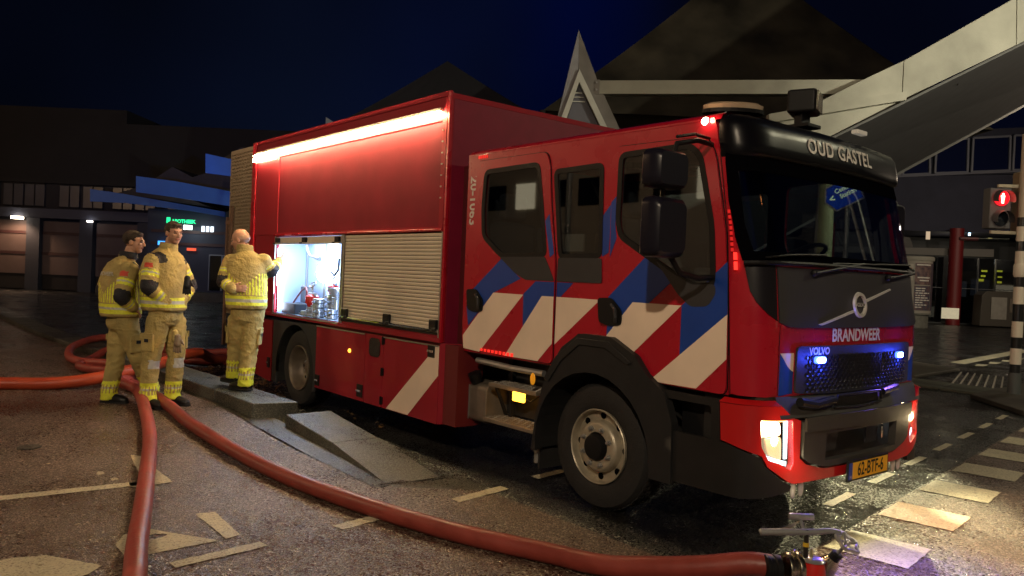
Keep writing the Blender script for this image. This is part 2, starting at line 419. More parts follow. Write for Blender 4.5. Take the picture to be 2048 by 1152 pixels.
quad('paint_dash', [(-.615, -1.615), (-.69, -1.10), (-.60, -1.09), (-.515, -1.60)])
quad('paint_dash', [(-.519, -2.633), (-.575, -2.109), (-.485, -2.094), (-.427, -2.624)])
quad('paint_line', [(-2.40, -3.9), (-2.26, -2.25), (-2.15, -2.25), (-2.28, -3.9)])
quad('paint_triangle', [(-3.05, -2.21), (-2.99, -2.14), (-2.13, -2.14), (-2.13, -2.42), (-2.26, -2.42), (-2.26, -2.31)])
quad('paint_block', [(-1.295, -2.249), (-1.271, -2.129), (-.754, -2.157), (-.729, -2.25)])
# bicycle-like symbol remains: wheel ring and worn wedge
P2 = [(-.719, -2.298), (-1.0, -2.48), (-1.13, -2.56), (-1.11, -2.72), (-.95, -2.80), (-.70, -2.80)]
H2 = [(-.985+.045*math.cos(a*PI/6), -2.60+.09*math.sin(a*PI/6)) for a in range(12)]
V, F = sheet(P2, [H2], lambda a, b, d: (a, b, .009-d), .001, .1); link_mesh('paint_wedge', V, F, PAINT, marks)
quad('paint_wedge', [(-1.0, -3.5), (-1.03, -3.3), (-.98, -3.14), (-.66, -2.93), (-.57, -3.02), (-.52, -3.5)])
for (x, y, s) in ((-2.62, -2.52, .05), (-2.42, -2.47, .04), (-3.05, -2.8, .02), (-1.45, -2.9, .02)):
    quad('paint_patch', [(x+s*random.uniform(.5, 1.2)*math.cos(a), y+s*random.uniform(.4, 1)*math.sin(a)) for a in np.linspace(0, 5.6, 9)])
# manhole-ish disc on path
mb = MB(); mb.lathe([(.09, 0), (.09, .006), (.075, .009), (.02, .009), (.02, .012)], (-3.6, -2.85, gz(-3.6)+.004), n=24)
tag(mb.build('gully_cover', CONCW), 'small round metal cover in the cycle path', 'cover')
mb = MB(); mb.lathe([(.06, 0), (.06, .006), (.05, .008)], (-11.8, -1.95, .104), n=20)
tag(mb.build('stain_disc', CONC), 'pale round mark beside the coiled hose loop', 'cover')
# ------------------------------------------------------------------ kerb
def kerb_y(x): 
    return -.86 if x > -4 else -.86-min(.47, (-4-x)*.045)
kerb = thing('kerb', (-4, -.6, 0), 'raised row of grey concrete kerb stones beside the cycle path', kind='structure')
x = -3.9
i = 0
while x > -30:
    L = 1.0 if x > -5.5 else 1.3
    y0, y1 = kerb_y(x), kerb_y(x-L); h = .235 if x > -8.5 else .235-.06*smooth((-8.5-x)/3); h += random.uniform(-.006, .006); x1 = x-L+.012
    sk = .10 if i == 0 else 0
    mb = MB(); mb.prism([(x, y0, 0), (x+sk, y0+.45, 0), (x1, y1+.45, 0), (x1, y1, 0)], (0, 0, h))
    mb.build('kerb_stone', CONC if i < 4 else CONCW, kerb, bevel=.018); x -= L; i += 1
ramp = thing('kerb_ramp', (-2.5, -.5, 0), 'two tilted concrete ramp slabs ending the kerb by the truck', 'ramp')
def wedge(xa, ya0, ya1, ha, xb, yb0, yb1, hb, m=CONC):
    V = [(xa, ya0, 0), (xa, ya1, 0), (xb, yb1, 0), (xb, yb0, 0), (xa, ya0, ha), (xa, ya1, ha), (xb, yb1, hb), (xb, yb0, hb)]
    return MB().add(V, [(3, 2, 1, 0), (4, 5, 6, 7), (0, 1, 5, 4), (1, 2, 6, 5), (2, 3, 7, 6), (3, 0, 4, 7)])
wedge(-3.48, -.69, -.20, .175, -2.44, -.70, -.24, .095).build('ramp_slab', CONC, ramp, bevel=.012)
wedge(-2.43, -.70, -.235, .092, -1.27, -.83, -.35, .006).build('ramp_slab', CONC, ramp, bevel=.008)
# weeds in the gap
GRS = mat('dry weed', (.22, .20, .09), .8)
mb = MB()
for i in range(70):
    x = -3.62+random.gauss(0, .08); y = -.68+random.gauss(0, .10); h = random.uniform(.04, .13); a = random.uniform(0, 6.28); d = random.uniform(.01, .06)
    mb.add([(x, y, 0.02), (x+.006, y+.004, .02), (x+d*math.cos(a), y+d*math.sin(a), h)], [(0, 1, 2)])
tag(mb.build('weeds', GRS), 'small dry weeds in the gap between kerb and ramp', kind='stuff')
# fallen leaves by the far side of the truck
LEAF = mat('fallen leaf', (.34, .19, .07), .32, noise=.6, nscale=30, spec=.9)
mb = MB()
for i in range(4200):
    x = random.uniform(-9.5, -2.9); y = random.gauss(2.2, .75) if i % 3 else random.uniform(.2, 3.4)
    if -4.9 < x < -4.3 and y < 1.0: continue
    s = random.uniform(.014, .034); a = random.uniform(0, 6.28); u = Vector((math.cos(a), math.sin(a), random.uniform(-.5, .5)))*s; v = Vector((-math.sin(a), math.cos(a), random.uniform(-.5, .5)))*s*.6
    c = Vector((x, y, random.uniform(.01, .04)))
    mb.add([c+u, c+v, c-u, c-v], [(0, 1, 2, 3)])
for i in range(900):
    x = random.uniform(-8.6, -5.3); y = random.uniform(-.42, .5)
    s = random.uniform(.012, .03); a = random.uniform(0, 6.28); u = Vector((math.cos(a), math.sin(a), random.uniform(-.6, .6)))*s; v = Vector((-math.sin(a), math.cos(a), random.uniform(-.6, .6)))*s*.6
    c = Vector((x, y, random.uniform(.01, .04)))
    mb.add([c+u, c+v, c-u, c-v], [(0, 1, 2, 3)])
tag(mb.build('leaves', LEAF), 'wet fallen leaves on the ground under and behind the truck', kind='stuff')

# ------------------------------------------------------------------ fire truck
Y0, YC, RY = .08, 1.15, .28
def xs(z): return float(np.interp(z, [.3, 1.0, 2.0, 2.6, 2.8], [1.15, 1.10, 1.03, .93, .88]))
def xf(z): return float(np.interp(z, [.4, .95, 1.45, 1.75, 2.35, 2.6, 2.8], [1.36, 1.37, 1.37, 1.34, 1.2, 1.12, 1.0]))
def S0(u, z):
    m = u > 1.5
    if m: u = 3-u
    if u < 0: x, y = xs(z)+u, Y0
    elif u <= 1:
        a = u*PI/2; xe = xf(z)-.04
        x = xs(z)+(xe-xs(z))*math.sin(a)**(2/2.4); y = Y0+RY*(1-max(0, math.cos(a))**(2/2.4))
    else:
        hw = YC-Y0-RY; y = Y0+RY+(u-1)*2*hw; x = xf(z)-.04*((y-YC)/hw)**2
    if m:
        y = 2*YC-y
        if u < 1: y -= .09*smooth((z-1.35)/.3)*min(1, (1-u)*3)
    return Vector((x, y, z))
def SF(off=0.0):
    def f(u, z, d):
        e = .01
        t = (S0(u+e, z)-S0(u-e, z)); n = t.cross(Vector((0, 0, 1))).normalized()
        return S0(u, z)+n*(off-d)
    return f
def mirU(poly): return [(3-u, z) for u, z in reversed(poly)]
def SIDE(y):
    return lambda x, z, d: (x, y+d, z)
def SIDEF(y):   # far side
    return lambda x, z, d: (x, 2*YC-y-d, z)
T = thing('fire_truck', (0, YC, 0), 'red crew-cab fire engine with blue and white stripes, open equipment locker and lit headlights', 'fire engine')

# --- box body
BX0, BX1 = -6.28, -1.84
BH = 3.235; BZ = 1.02
BW = 2.32
# compartment opening
OP = [(-5.50, 1.065), (-3.76, 1.065), (-3.76, 2.0), (-5.50, 2.0)]
SH = [(-3.70, 1.085), (-1.875, 1.085), (-1.875, 2.005), (-3.70, 2.005)]
sheet_obj('body_side_panel', [(BX0, BZ), (BX1, BZ), (BX1, BH), (BX0, BH)], [OP, SH], SIDE(0), REDM, T, th=.04, step=.3)
mb = MB(); mb.box(BX0, BX1, BW-.04, BW, BZ, BH); mb.build('body_far_panel', REDM, T)
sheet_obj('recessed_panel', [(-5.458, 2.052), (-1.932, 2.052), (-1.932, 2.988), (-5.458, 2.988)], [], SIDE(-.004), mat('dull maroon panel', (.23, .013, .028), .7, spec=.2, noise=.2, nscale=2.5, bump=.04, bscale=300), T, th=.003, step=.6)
MB().box(BX0, BX1, .04, BW-.04, BH-.05, BH-.002).build('roof', REDM, T)
MB().box(BX1-.04, BX1, .042, BW-.042, .8, BH-.052).build('body_front_panel', mat('purple-lit red panel', (.22, .010, .035), .5, spec=.3, noise=.15), T)  # truck red darkened and purpled to paint in blue light on this face
MB().box(-7.22, BX0-.01, .02, BW-.02, .95, BH-.01).build('tail_section', mat('aluminium tread plate', (.40, .34, .25), .35, metal=.6), T)
# tread plate with raised bars on the tail section side
TP = mat('tread plate bars', (.50, .42, .30), .28, metal=.7, noise=.2, nscale=8)
mb = MB()
for i in range(19):
    for j in range(46):
        x = -7.18+i*.048+(.024 if j % 2 else 0); z = 1.0+j*.048
        if x > -6.31: continue
        a = .7 if (i+j) % 2 else -.7
        mb.box(x-.017, x+.017, .013, .021, z-.005, z+.005, rot=Matrix.Rotation(a, 3, 'Y'))
o = mb.build('tread_pattern', TP, T); o['kind'] = 'stuff'
mb = MB(); mb.box(-7.25, -7.20, -.01, .03, .5, 2.3).box(-7.08, -7.03, -.02, .03, 1.3, 2.45).box(-7.25, -7.05, -.015, .02, 2.2, 2.25); mb.build('grab_frame', mat('brown oxide', (.16, .09, .06), .6), T)
# corner posts, seams and trims
mb = MB(); mb.box(BX0-.02, BX0+.10, -.03, -.002, .98, BH+.01); mb.build('corner_post', RED, T, bevel=.01)
mb = MB(); mb.box(BX1-.02, BX1+.012, -.012, .02, BZ, BH+.012); mb.build('front_edge_trim', RED, T, bevel=.005)
mb = MB(); mb.box(BX0+.1, BX1-.02, -.014, -.001, BH-.035, BH+.012); mb.build('roof_rail', REDM, T, bevel=.004)
mb = MB(); mb.box(-5.52, -1.87, -.03, -.002, 2.01, 2.03); mb.build('rain_gutter', RED, T, bevel=.004)
# raised frame round the big recessed panel
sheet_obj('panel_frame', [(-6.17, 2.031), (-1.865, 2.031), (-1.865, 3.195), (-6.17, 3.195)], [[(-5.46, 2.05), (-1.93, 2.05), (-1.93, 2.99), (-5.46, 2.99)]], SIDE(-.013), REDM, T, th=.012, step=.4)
for i in range(7): MB().box(-1.925, -1.905, -.019, -.0135, 2.3+i*.1, 2.312+i*.1).build('panel_rivet', ALU, T)
# light strip along the top
LED = emis('warm white led strip', (1.0, .72, .36), 175)
MB().box(-6.17, -1.92, -.052, -.0145, 3.075, 3.10).build('lamp_housing', ALU, T)
mb = MB(); mb.tube([(-6.16, -.052, 3.048), (-1.93, -.052, 3.048)], .018, n=10); mb.build('light_strip', LED, T)
mb = MB(); mb.tube([(-6.16, BW+.052, 3.05), (-1.93, BW+.052, 3.05)], .024, n=8); mb.build('light_strip', emis('far led strip', (1.0, .80, .52), 14), T)
MB().box(-6.17, -5.56, -.075, -.0145, 2.975, 3.022).build('light_strip_end', emis('warm led', (1.0, .72, .40), 22), T)
# faint reflected lettering panel is left off; lower sill
mb = MB(); mb.box(-6.1, -1.83, -.02, .0, 1.02, 1.062); mb.build('sill', REDM, T, bevel=.004)
MB().box(-5.5, -3.76, -.022, -.0205, 1.045, 1.062).build('sill_trim', ALU, T)

# --- open equipment compartment
C0, C1, CZ0, CZ1, CD = -5.5, -3.76, 1.065, 2.0, .42
cmp_ = MB()
cmp_.box(C0, C1, CD, CD+.02, CZ0, CZ1).build('locker_back_wall', LOCK, T)
MB().box(C0-.02, C0, .041, CD, CZ0, CZ1).build('locker_side_wall', LOCK, T); MB().box(C1, C1+.02, .041, CD, CZ0, CZ1).build('locker_side_wall', LOCK, T)
MB().box(C0, C1, .0, CD, CZ0-.02, CZ0).build('locker_floor', mat('locker floor', (.42, .5, .62), .35, metal=.3), T)
MB().box(C0, C1, .041, CD, CZ1, CZ1+.02).build('locker_ceiling', LOCK, T)
for x_ in (-5.48, -4.98, -4.3): MB().box(x_, x_+.02, CD-.02, CD-.001, CZ0, CZ1).build('locker_rail', ALU, T, bevel=.003)
COOL = emis('cool white led', (.62, .80, 1.0), 26)
MB().box(-5.475, -5.45, .02, .05, 1.10, 1.86).build('locker_light', COOL, T)
MB().box(-3.81, -3.785, .02, .05, 1.08, 1.6).build('locker_light', COOL, T)
mb = MB(); mb.ball((-4.86, .33, 1.59), (.12, .06, .12), 16, 10); mb.build('locker_lamp', emis('locker work lamp', (.72, .88, 1.0), 30), T)
MB().box(-5.49, -5.477, -.003, .012, 1.07, 1.30).box(-5.44, -5.41, -.003, .012, 1.08, 1.4).build('red_strip', RED, T)
lamp('locker_light_source', 'AREA', (-4.6, .2, 1.97), 26, (.55, .74, 1.0), target=(-4.6, .2, 1.0), size=1.4, size_y=.3)
# open shutter rolled up with its bar
mb = MB(); mb.box(-5.49, -3.77, .0, .03, 1.925, 1.995); up = mb.build('rolled_shutter', SHUT, T, bevel=.006)
mb = MB(); mb.tube([(-5.52, -.022, 1.915), (-3.76, -.022, 1.915)], .012, n=8); mb.build('bar', ALU, up)
for cx_ in (-5.42, -4.66, -3.84):
    mb = MB(); mb.box(cx_-.05, cx_+.05, -.03, -.001, 1.925, 1.985).box(cx_-.085, cx_-.03, -.045, -.01, 1.912, 1.928); mb.build('catch', BLK, up, bevel=.006)
for a_, b_ in ((-5.52, -5.5), (-3.76, -3.735), (-3.72, -3.70)): MB().box(a_, b_, -.012, .02, 1.062, 2.005).build('shutter_guide', ALU, T, bevel=.003)
MB().box(-3.735, -3.72, -.004, .02, 1.062, 2.005).build('guide_gap', BLK, T)
MB().box(-1.877, -1.862, -.012, .02, 1.062, 2.005).build('shutter_guide', ALU, T)
# closed shutter with slats
sh = MB().box(-3.70, -1.877, .024, .034, 1.085, 2.005).build('roller_shutter', BLK, T)
ns = 24; hs = (2.0-1.16)/ns; me0 = None
for i in range(ns):
    z = 1.16+i*hs
    if me0 is None:
        mb = MB(); mb.prism([(-3.695, .006, .0015), (-3.695, .002, hs*.5), (-3.695, .006, hs-.0035), (-3.695, .022, hs-.0035), (-3.695, .022, .0015)], (1.815, 0, 0))
        # built at the origin of the shutter, moved by its own location
        s0 = mb.build('slat', SHUT, sh); me0 = s0.data; s0.location = (0, 0, z)
    else:
        s = s0.copy(); COL.objects.link(s); s.parent = sh; s.location = (0, 0, z)
mb = MB(); mb.box(-3.695, -1.88, -.004, .022, 1.105, 1.158); mb.build('bottom_slat', SHUT, sh, bevel=.006)
mb = MB(); mb.tube([(-3.69, -.028, 1.128), (-1.885, -.028, 1.128)], .011, n=8); mb.build('bar', CHR, sh)
MB().box(-3.70, -1.877, -.012, .02, 1.086, 1.103).build('rubber_lip', BLK, sh)
for cx_ in (-3.61, -2.75, -1.94):
    mb = MB(); mb.box(cx_-.055, cx_+.055, -.035, -.001, 1.135, 1.22).box(cx_-.10, cx_-.03, -.05, -.005, 1.12, 1.137).box(cx_+.02, cx_+.075, -.052, -.03, 1.12, 1.15); mb.build('catch', BLK, sh, bevel=.008)

# --- lower lockers
LB = .30
def locker(name, x0, x1, z0=LB, z1=.995, m=REDM, y=-.012, par=T, **k):
    return sheet_obj(name, roundpoly([(x0, z0), (x1, z0), (x1, z1), (x0, z1)], .012, 2), k.get('holes', []), SIDE(y), m, par, th=.03, step=.3, bevel=0)
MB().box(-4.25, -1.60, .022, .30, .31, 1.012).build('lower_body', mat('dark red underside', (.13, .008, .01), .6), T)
d0 = sheet_obj('locker_door', [(-6.08, .25), (-5.49, .20), (-5.49, .965), (-6.08, .965)], [], SIDE(-.01), REDM, T, th=.03, step=.3)
d1 = locker('locker_door', -4.26, -3.155); d2 = locker('locker_door', -3.145, -2.80, holes=[]); d3 = locker('locker_door', -2.792, -1.835)
sheet_obj('lower_corner', [(-1.83, .30), (-1.61, .33), (-1.61, 1.018), (-1.83, 1.018)], [], lambda x, z, d: (x, -.010+(x+1.83)*.9+d, z), REDM, T, th=.03, step=.3)
for x0, x1, dd in ((-4.26, -3.155, d1), (-2.792, -1.835, d3)):
    MB().box(x0+.01, x1-.01, -.024, -.0125, .984, .996).build('drip_trim', ALU, dd)
def latch(x0, x1, z0, z1, par):
    l = MB().box(x0, x1, -.024, -.0125, z0, z1).build('handle', BLK, par, bevel=.008)
    MB().box(x0+.012, x1-.012, -.036, -.0245, (z0+z1)/2-.01, (z0+z1)/2+.01).build('lever', CHR, l)
latch(-3.285, -3.165, .34, .47, d1); latch(-4.24, -4.14, .33, .45, d1); latch(-2.01, -1.9, .88, .995, d3); latch(-5.60, -5.52, .37, .50, d0)
for z in (.955, .65, .37):
    mb = MB(); mb.box(-2.82, -2.77, -.022, -.0125, z-.035, z+.035).tube([(-2.797, -.026, z-.04), (-2.797, -.026, z+.04)], .008, n=8); mb.build('hinge', BLK, d3)
sheet_obj('window', rrect(-3.065, -2.85, .78, .965, .05), [], SIDE(-.019), GBLK, d2, th=.004, step=.2)
mb = MB(); mb.lathe([(.022, 0), (.02, .012), (.010, .02), (.0, .021)], (-3.47, -.0125, .79), (0, -1, 0), n=16); mb.build('marker_lamp', emis('amber marker dim', (1, .5, .05), 2.2), d1)
# white stripe on the last locker door
sheet_obj('stripe', [(-1.838, .99), (-1.838, .73), (-2.31, .305), (-2.70, .305), (-2.02, .87), (-1.90, .99)], [], SIDE(-.0155), WHT, d3, th=.0025, step=.3)
# rear wheel arch panel
arc = [(-4.84+.52*math.cos(a), .40+.56*math.sin(a)) for a in np.linspace(-.3, PI+.35, 22)]
sheet_obj('wheel_arch_panel', [(-5.47, .22), (-5.40, .22)]+list(reversed([p for p in arc if p[0] > -5.40 and p[1] > .2]))+[(-4.275, .25), (-4.275, .995), (-5.47, .975)], [], SIDE(-.006), DGR, T, th=.02, step=.12)
# arch lining
mb = MB(); V = []; F = []
for i, a in enumerate(np.linspace(-.3, PI+.3, 20)):
    for y in (.014, .45): V.append((-4.84+.52*math.cos(a), y, .40+.56*math.sin(a)))
F = [(2*i, 2*i+1, 2*i+3, 2*i+2) for i in range(19)]
mb.add(V, F); mb.build('wheel_arch_lining', CHAS, T)
mb = MB(); mb.box(-5.5, -4.2, .46, BW-.46, .62, 1.01).box(-6.2, .9, .55, .75, .55, .80).box(-6.2, .9, 1.55, 1.75, .55, .80).box(-5.0, -4.6, .5, 1.8, .35, .55).box(-6.1, -1.85, .3, BW-.1, .95, 1.0); mb.build('chassis', CHAS, T)
mb = MB(); mb.box(-5.5, -1.62, BW-.05, BW-.02, .31, 1.01).box(-6.1, -5.5, BW-.05, BW-.02, .3, 1.01); mb.build('far_lockers', REDM, T)

# --- wheels
def wheel(cx_, y, side, front):
    R = .4475; W = .27; ax = (0, -1, 0) if side < 0 else (0, 1, 0)
    wt = bpy.data.objects.new('wheel', None); COL.objects.link(wt); wt.parent = T; wt.location = Vector((cx_, y, R))-T.location; wt.empty_display_size = .1
    mb = MB()
    prof = [(.262, -W), (.30, -W-.004), (.36, -W-.006), (.42, -W+.005), (.440, -W+.03), (R, -W+.05), (R, -W+.09), (R-.012, -W+.093), (R-.012, -W+.103), (R, -W+.106), (R, -W/2-.006), (R-.012, -W/2-.003), (R-.012, -W/2+.006), (R, -W/2+.008), (R, -.106), (R-.012, -.103), (R-.012, -.093), (R, -.09), (R, -.05), (.440, -.028), (.425, -.006), (.40, .0), (.36, .006), (.31, .002), (.275, -.008), (.262, -.02)]
    mb.lathe(prof, (cx_, y, R), ax, n=72, closed=True)
    ty = mb.build('tyre', RUB, wt, smooth=True)
    if side < 0 and front:     # tread blocks on the shoulder
        mt = MB()
        for k in range(60):
            a = 2*PI*k/60
            for (h0, h1) in ((-.05, -.088), (-.185, -.222), (-.108, -.128), (-.147, -.165)):
                c = Vector((cx_+(R+.003)*math.cos(a), y-((h0+h1)/2)*(-side)*0-(h0+h1)/2*(-1)*1, R+(R+.003)*math.sin(a)))
                c.y = y-(h0+h1)/2
                mt.box(c.x-.004, c.x+.004, c.y-abs(h1-h0)/2, c.y+abs(h1-h0)/2, c.z-.016, c.z+.016, rot=Matrix.Rotation(-a, 3, 'Y'))
        mt.build('tread', RUB, ty)['kind'] = 'stuff'
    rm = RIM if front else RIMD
    mb = MB()
    if front:
        mb.lathe([(.262, -.03), (.268, .004), (.262, .010), (.255, .004), (.250, -.030), (.247, -.05), (.19, -.05), (.184, -.01), (.180, .0), (.165, .012), (.160, .014), (.105, .014), (.100, .008), (.098, -.03), (.02, -.03)], (cx_, y, R), ax, n=64, open0=True)
        r = mb.build('rim', rm, wt, smooth=True)
        mb = MB(); mb.lathe([(.094, -.028), (.094, .03), (.085, .05), (.06, .055), (.0, .056)], (cx_, y, R), ax, n=32); mb.build('hub_cap', BLK, r, smooth=True)
        for k in range(8):
            a = 2*PI*(k+.5)/8; c = (cx_+.134*math.cos(a), y, R+.134*math.sin(a))
            mb = MB(); mb.lathe([(.021, .014), (.021, .024), (.014, .026), (.014, .042), (.0, .045)], c, ax, n=6); mb.build('wheel_nut', STEEL, r)
        for k in range(8):
            a = 2*PI*k/8; c = (cx_+.218*math.cos(a), y, R+.218*math.sin(a))
            mb = MB(); mb.lathe([(.025, -.066), (.025, -.047), (.0, -.0468)], c, ax, n=14); mb.build('vent_hole', VOID, r)
    else:
        mb.lathe([(.262, -.03), (.268, .004), (.262, .010), (.252, .002), (.240, -.03), (.225, -.09), (.215, -.13), (.19, -.155), (.17, -.15), (.16, -.165), (.10, -.165), (.098, -.12), (.0, -.11)], (cx_, y, R), ax, n=48, open0=True)
        r = mb.build('rim', rm, wt, smooth=True)
        for k in range(8):
            a = 2*PI*(k+.5)/8; c = (cx_+.134*math.cos(a), y, R+.134*math.sin(a))
            mb = MB(); mb.lathe([(.02, -.164), (.02, -.145), (.012, -.13), (.0, -.129)], c, ax, n=6); mb.build('wheel_nut', STEEL, r)
        for k in range(8):
            a = 2*PI*k/8; c = (cx_+.185*math.cos(a), y, R+.185*math.sin(a))
            mb = MB(); mb.lathe([(.018, -.155), (.018, -.148), (.0, -.1475)], c, ax, n=12); mb.build('vent_hole', BLK, r)
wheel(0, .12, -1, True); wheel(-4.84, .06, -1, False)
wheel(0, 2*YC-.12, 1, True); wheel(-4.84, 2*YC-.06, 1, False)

# --- cab shell
DOORF = roundpoly([(.085, 1.53), (.085, 1.0), (.60, .98), (1.085, .975), (1.075, 1.35), (1.03, 1.95), (.93, 2.44), (.86, 2.555), (.10, 2.565), (.075, 2.45)], .05, 4)
WINF = roundpoly([(.145, 2.51), (.74, 2.52), (.83, 2.44), (.94, 2.0), (.965, 1.70), (.96, 1.625), (.80, 1.61), (.63, 1.69), (.17, 1.94), (.14, 2.05)], .06, 4)
WINR1 = roundpoly([(-1.38, 2.51), (-.70, 2.52), (-.64, 2.2), (-.575, 1.80), (-1.12, 1.79), (-1.38, 1.96), (-1.40, 2.2)], .06, 4)
WINR2 = roundpoly([(-.53, 2.45), (-.03, 2.46), (-.01, 1.80), (-.44, 1.79)], .05, 4)
DOORR = roundpoly([(-1.60, 1.02), (-1.62, 1.12), (-1.53, 1.62), (-1.50, 2.60), (-.62, 2.60), (-.58, 2.5), (-.55, 2.2), (-.475, 1.75), (-.462, .985)], .05, 4)
OUT = [(-1.60, .975), (1.09, .975), (1.085, 1.3), (1.025, 2.0), (.925, 2.6), (.90, 2.67), (-1.64, 2.67), (-1.64, 1.2)]
cab = sheet_obj('cab_side', OUT, [WINF, WINR1, WINR2], SIDE(.082), RED, T, th=.03, step=.25)
sheet_obj('cab_side', OUT, [WINF, WINR1, WINR2], SIDEF(.082), RED, T, th=.03, step=.25)
sheet_obj('cab_lining', OUT, [WINF, WINR1, WINR2], SIDEF(.115), INT, T, th=.008, step=.3)
sheet_obj('cab_lining', OUT, [WINF, WINR1, WINR2], SIDE(.115), INT, T, th=.008, step=.3)
# side seals (dark gap lines) and doors
def grow(poly, r):
    c = Vector((sum(p[0] for p in poly)/len(poly), sum(p[1] for p in poly)/len(poly))); n = len(poly); out = []
    for i in range(n):
        t = (Vector(poly[(i+1) % n])-Vector(poly[i-1])).normalized(); nn = Vector((t.y, -t.x))
        if nn.dot(Vector(poly[i])-c) < 0: nn = -nn
        out.append(tuple(Vector(poly[i])+nn*r))
    return out
for poly, win, nm in ((DOORF, WINF, 'front'), (DOORR, WINR1, 'rear')):
    sheet_obj('door_seal', grow(poly, .007), [win], SIDE(.078), BLK, T, th=.004, step=.2)
dF = sheet_obj('cab_door', DOORF, [WINF], SIDE(.066), RED, T, th=.014, step=.12)
dR = sheet_obj('cab_door', DOORR, [WINR1], SIDE(.066), RED, T, th=.014, step=.12)
tag(dF, 'front cab door below the mirrors'); tag(dR, 'rear crew door with sloping window corner')
for poly, par in ((WINF, dF), (WINR1, dR), (WINR2, T)):
    y = .0625 if par is not T else .076
    fr = sheet_obj('window_frame', grow(poly, .012), [grow(poly, -.028)], SIDE(y), BLK, par, th=.006, step=.1)
    sheet_obj('window_glass', poly, [], SIDE(.084 if par is T else .072), GLS, par if par is not T else T, th=.004, step=.3)
    sheet_obj('window_glass', poly, [], SIDEF(.09), GLS, T, th=.004, step=.3)
# dark band under the rear windows and under the front window
sheet_obj('window_band', roundpoly([(-1.14, 1.79), (-.585, 1.795), (-.535, 1.72), (-.47, 1.612), (-.80, 1.612), (-.93, 1.66)], .02, 3), [], SIDE(.0615), DGR, dR, th=.004, step=.2)
sheet_obj('window_band', roundpoly([(-.45, 1.79), (.0, 1.79), (.012, 1.612), (-.455, 1.612)], .02, 3), [], SIDE(.074), DGR, T, th=.004, step=.2)
sheet_obj('window_band', roundpoly([(.50, 1.78), (.62, 1.71), (.80, 1.63), (.975, 1.64), (.985, 1.58), (.93, 1.50), (.80, 1.49), (.70, 1.56)], .03, 3), [], SIDE(.0615), DGR, dF, th=.006, step=.2)
# stripes
def stripe(poly, m, par, y=.063): sheet_obj('stripe', poly, [], SIDE(y), m, par, th=.0025, step=.25)
stripe([(-1.50, 1.50), (-1.10, 1.785), (-.94, 1.665), (-.86, 1.62), (-1.20, 1.495), (-1.53, 1.20), (-1.565, 1.36)], BLU, dR)
stripe([(-1.20, 1.495), (-.82, 1.495), (-1.36, .99), (-1.585, 1.0), (-1.60, 1.11)], WHT, dR, .0625)
stripe([(-.82, 1.50), (-.68, 1.605), (-.47, 1.605), (-.468, 1.50), (-.81, 1.18)], BLU, dR)
stripe([(-.645, 1.445), (-.47, 1.49), (-.466, 1.12), (-.62, .99), (-1.02, .99), (-1.0, 1.02)][0:0] or [(-.60, 1.495), (-.47, 1.495), (-.466, 1.14), (-.62, .992), (-1.02, .992)], WHT, dR, .0620)
stripe([(-.455, 1.605), (-.28, 1.605), (-.41, 1.497), (-.455, 1.497)], BLU, T, .079)
stripe([(-.455, 1.495), (.0, 1.495), (-.455, 1.135)], WHT, T, .079)
stripe([(-.50, 2.02), (-.42, 2.08), (-.445, 1.80), (-.465, 1.80)][0:0] or [(-.60, 2.07), (-.555, 2.12), (-.53, 2.0), (-.485, 1.82), (-.53, 1.79)], BLU, dR)
stripe([(.0, 1.80), (.06, 1.83), (.075, 2.18), (-.02, 2.08)], BLU, T, .079)
stripe([(.095, 1.66), (.095, 2.16), (.12, 2.20), (.13, 2.0), (.165, 1.92), (.25, 1.885)][0:0] or [(.09, 1.80), (.082, 2.18), (.125, 2.22), (.128, 2.02), (.145, 1.93)], BLU, dF)
stripe([(.092, 1.27), (.092, 1.56), (.42, 1.795), (.62, 1.69), (.66, 1.665), (.32, 1.50), (.12, 1.25)][0:0] or [(.092, 1.26), (.092, 1.52), (.42, 1.80), (.60, 1.70), (.67, 1.63), (.32, 1.36)][0:0] or [(.092, 1.20), (.092, 1.52), (.41, 1.80), (.60, 1.705), (.66, 1.66)], BLU, dF)
stripe([(.32, 1.495), (.73, 1.495), (.27, 1.09), (.10, 1.12), (.092, 1.25)], WHT, dF, .0610)
stripe([(.73, 1.495), (1.058, 1.78), (1.072, 1.50), (1.074, 1.46), (.73, 1.17)], BLU, dF)
stripe([(1.074, 1.46), (1.082, 1.19), (.87, .985), (.60, .985), (.50, .99)], WHT, dF, .0610)
# door handles
for px_, par in ((-1.45, dR), (.11, dF)):
    h = sheet_obj('handle', roundpoly([(px_-.09, 1.34), (px_-.11, 1.51), (px_+.02, 1.515), (px_+.12, 1.43), (px_+.12, 1.33), (px_, 1.32)], .03, 4), [], SIDE(.050), BLK, par, th=.012, step=.2)
    mb = MB(); mb.tube([(px_+.075, .045, 1.35), (px_+.085, .032, 1.38), (px_+.075, .032, 1.44), (px_+.03, .045, 1.47)], .012, n=8); mb.build('grip', DGR, h)
# unit number down the rear pillar
text_sheet('20-1063', lambda a, b, d: (-1.552+b*1.0, .0785, 2.27-a), .14, WTXT, 'unit_number', T, bold=.0035, xs=.92)
# red led dots above the rear door and at its lower edge
RLED = emis('red led', (1, .03, .02), .8)
for (x0, z0) in ((-1.50, 2.625),):
    for i in range(5): MB().box(x0+i*.028, x0+i*.028+.012, .077, .080, z0, z0+.025).build('red_marker', RLED, T)
for i in range(9): MB().box(-1.34+i*.05, -1.31+i*.05, .058, .061, 1.0-.001*i, 1.02).build('red_marker', RLED, T)

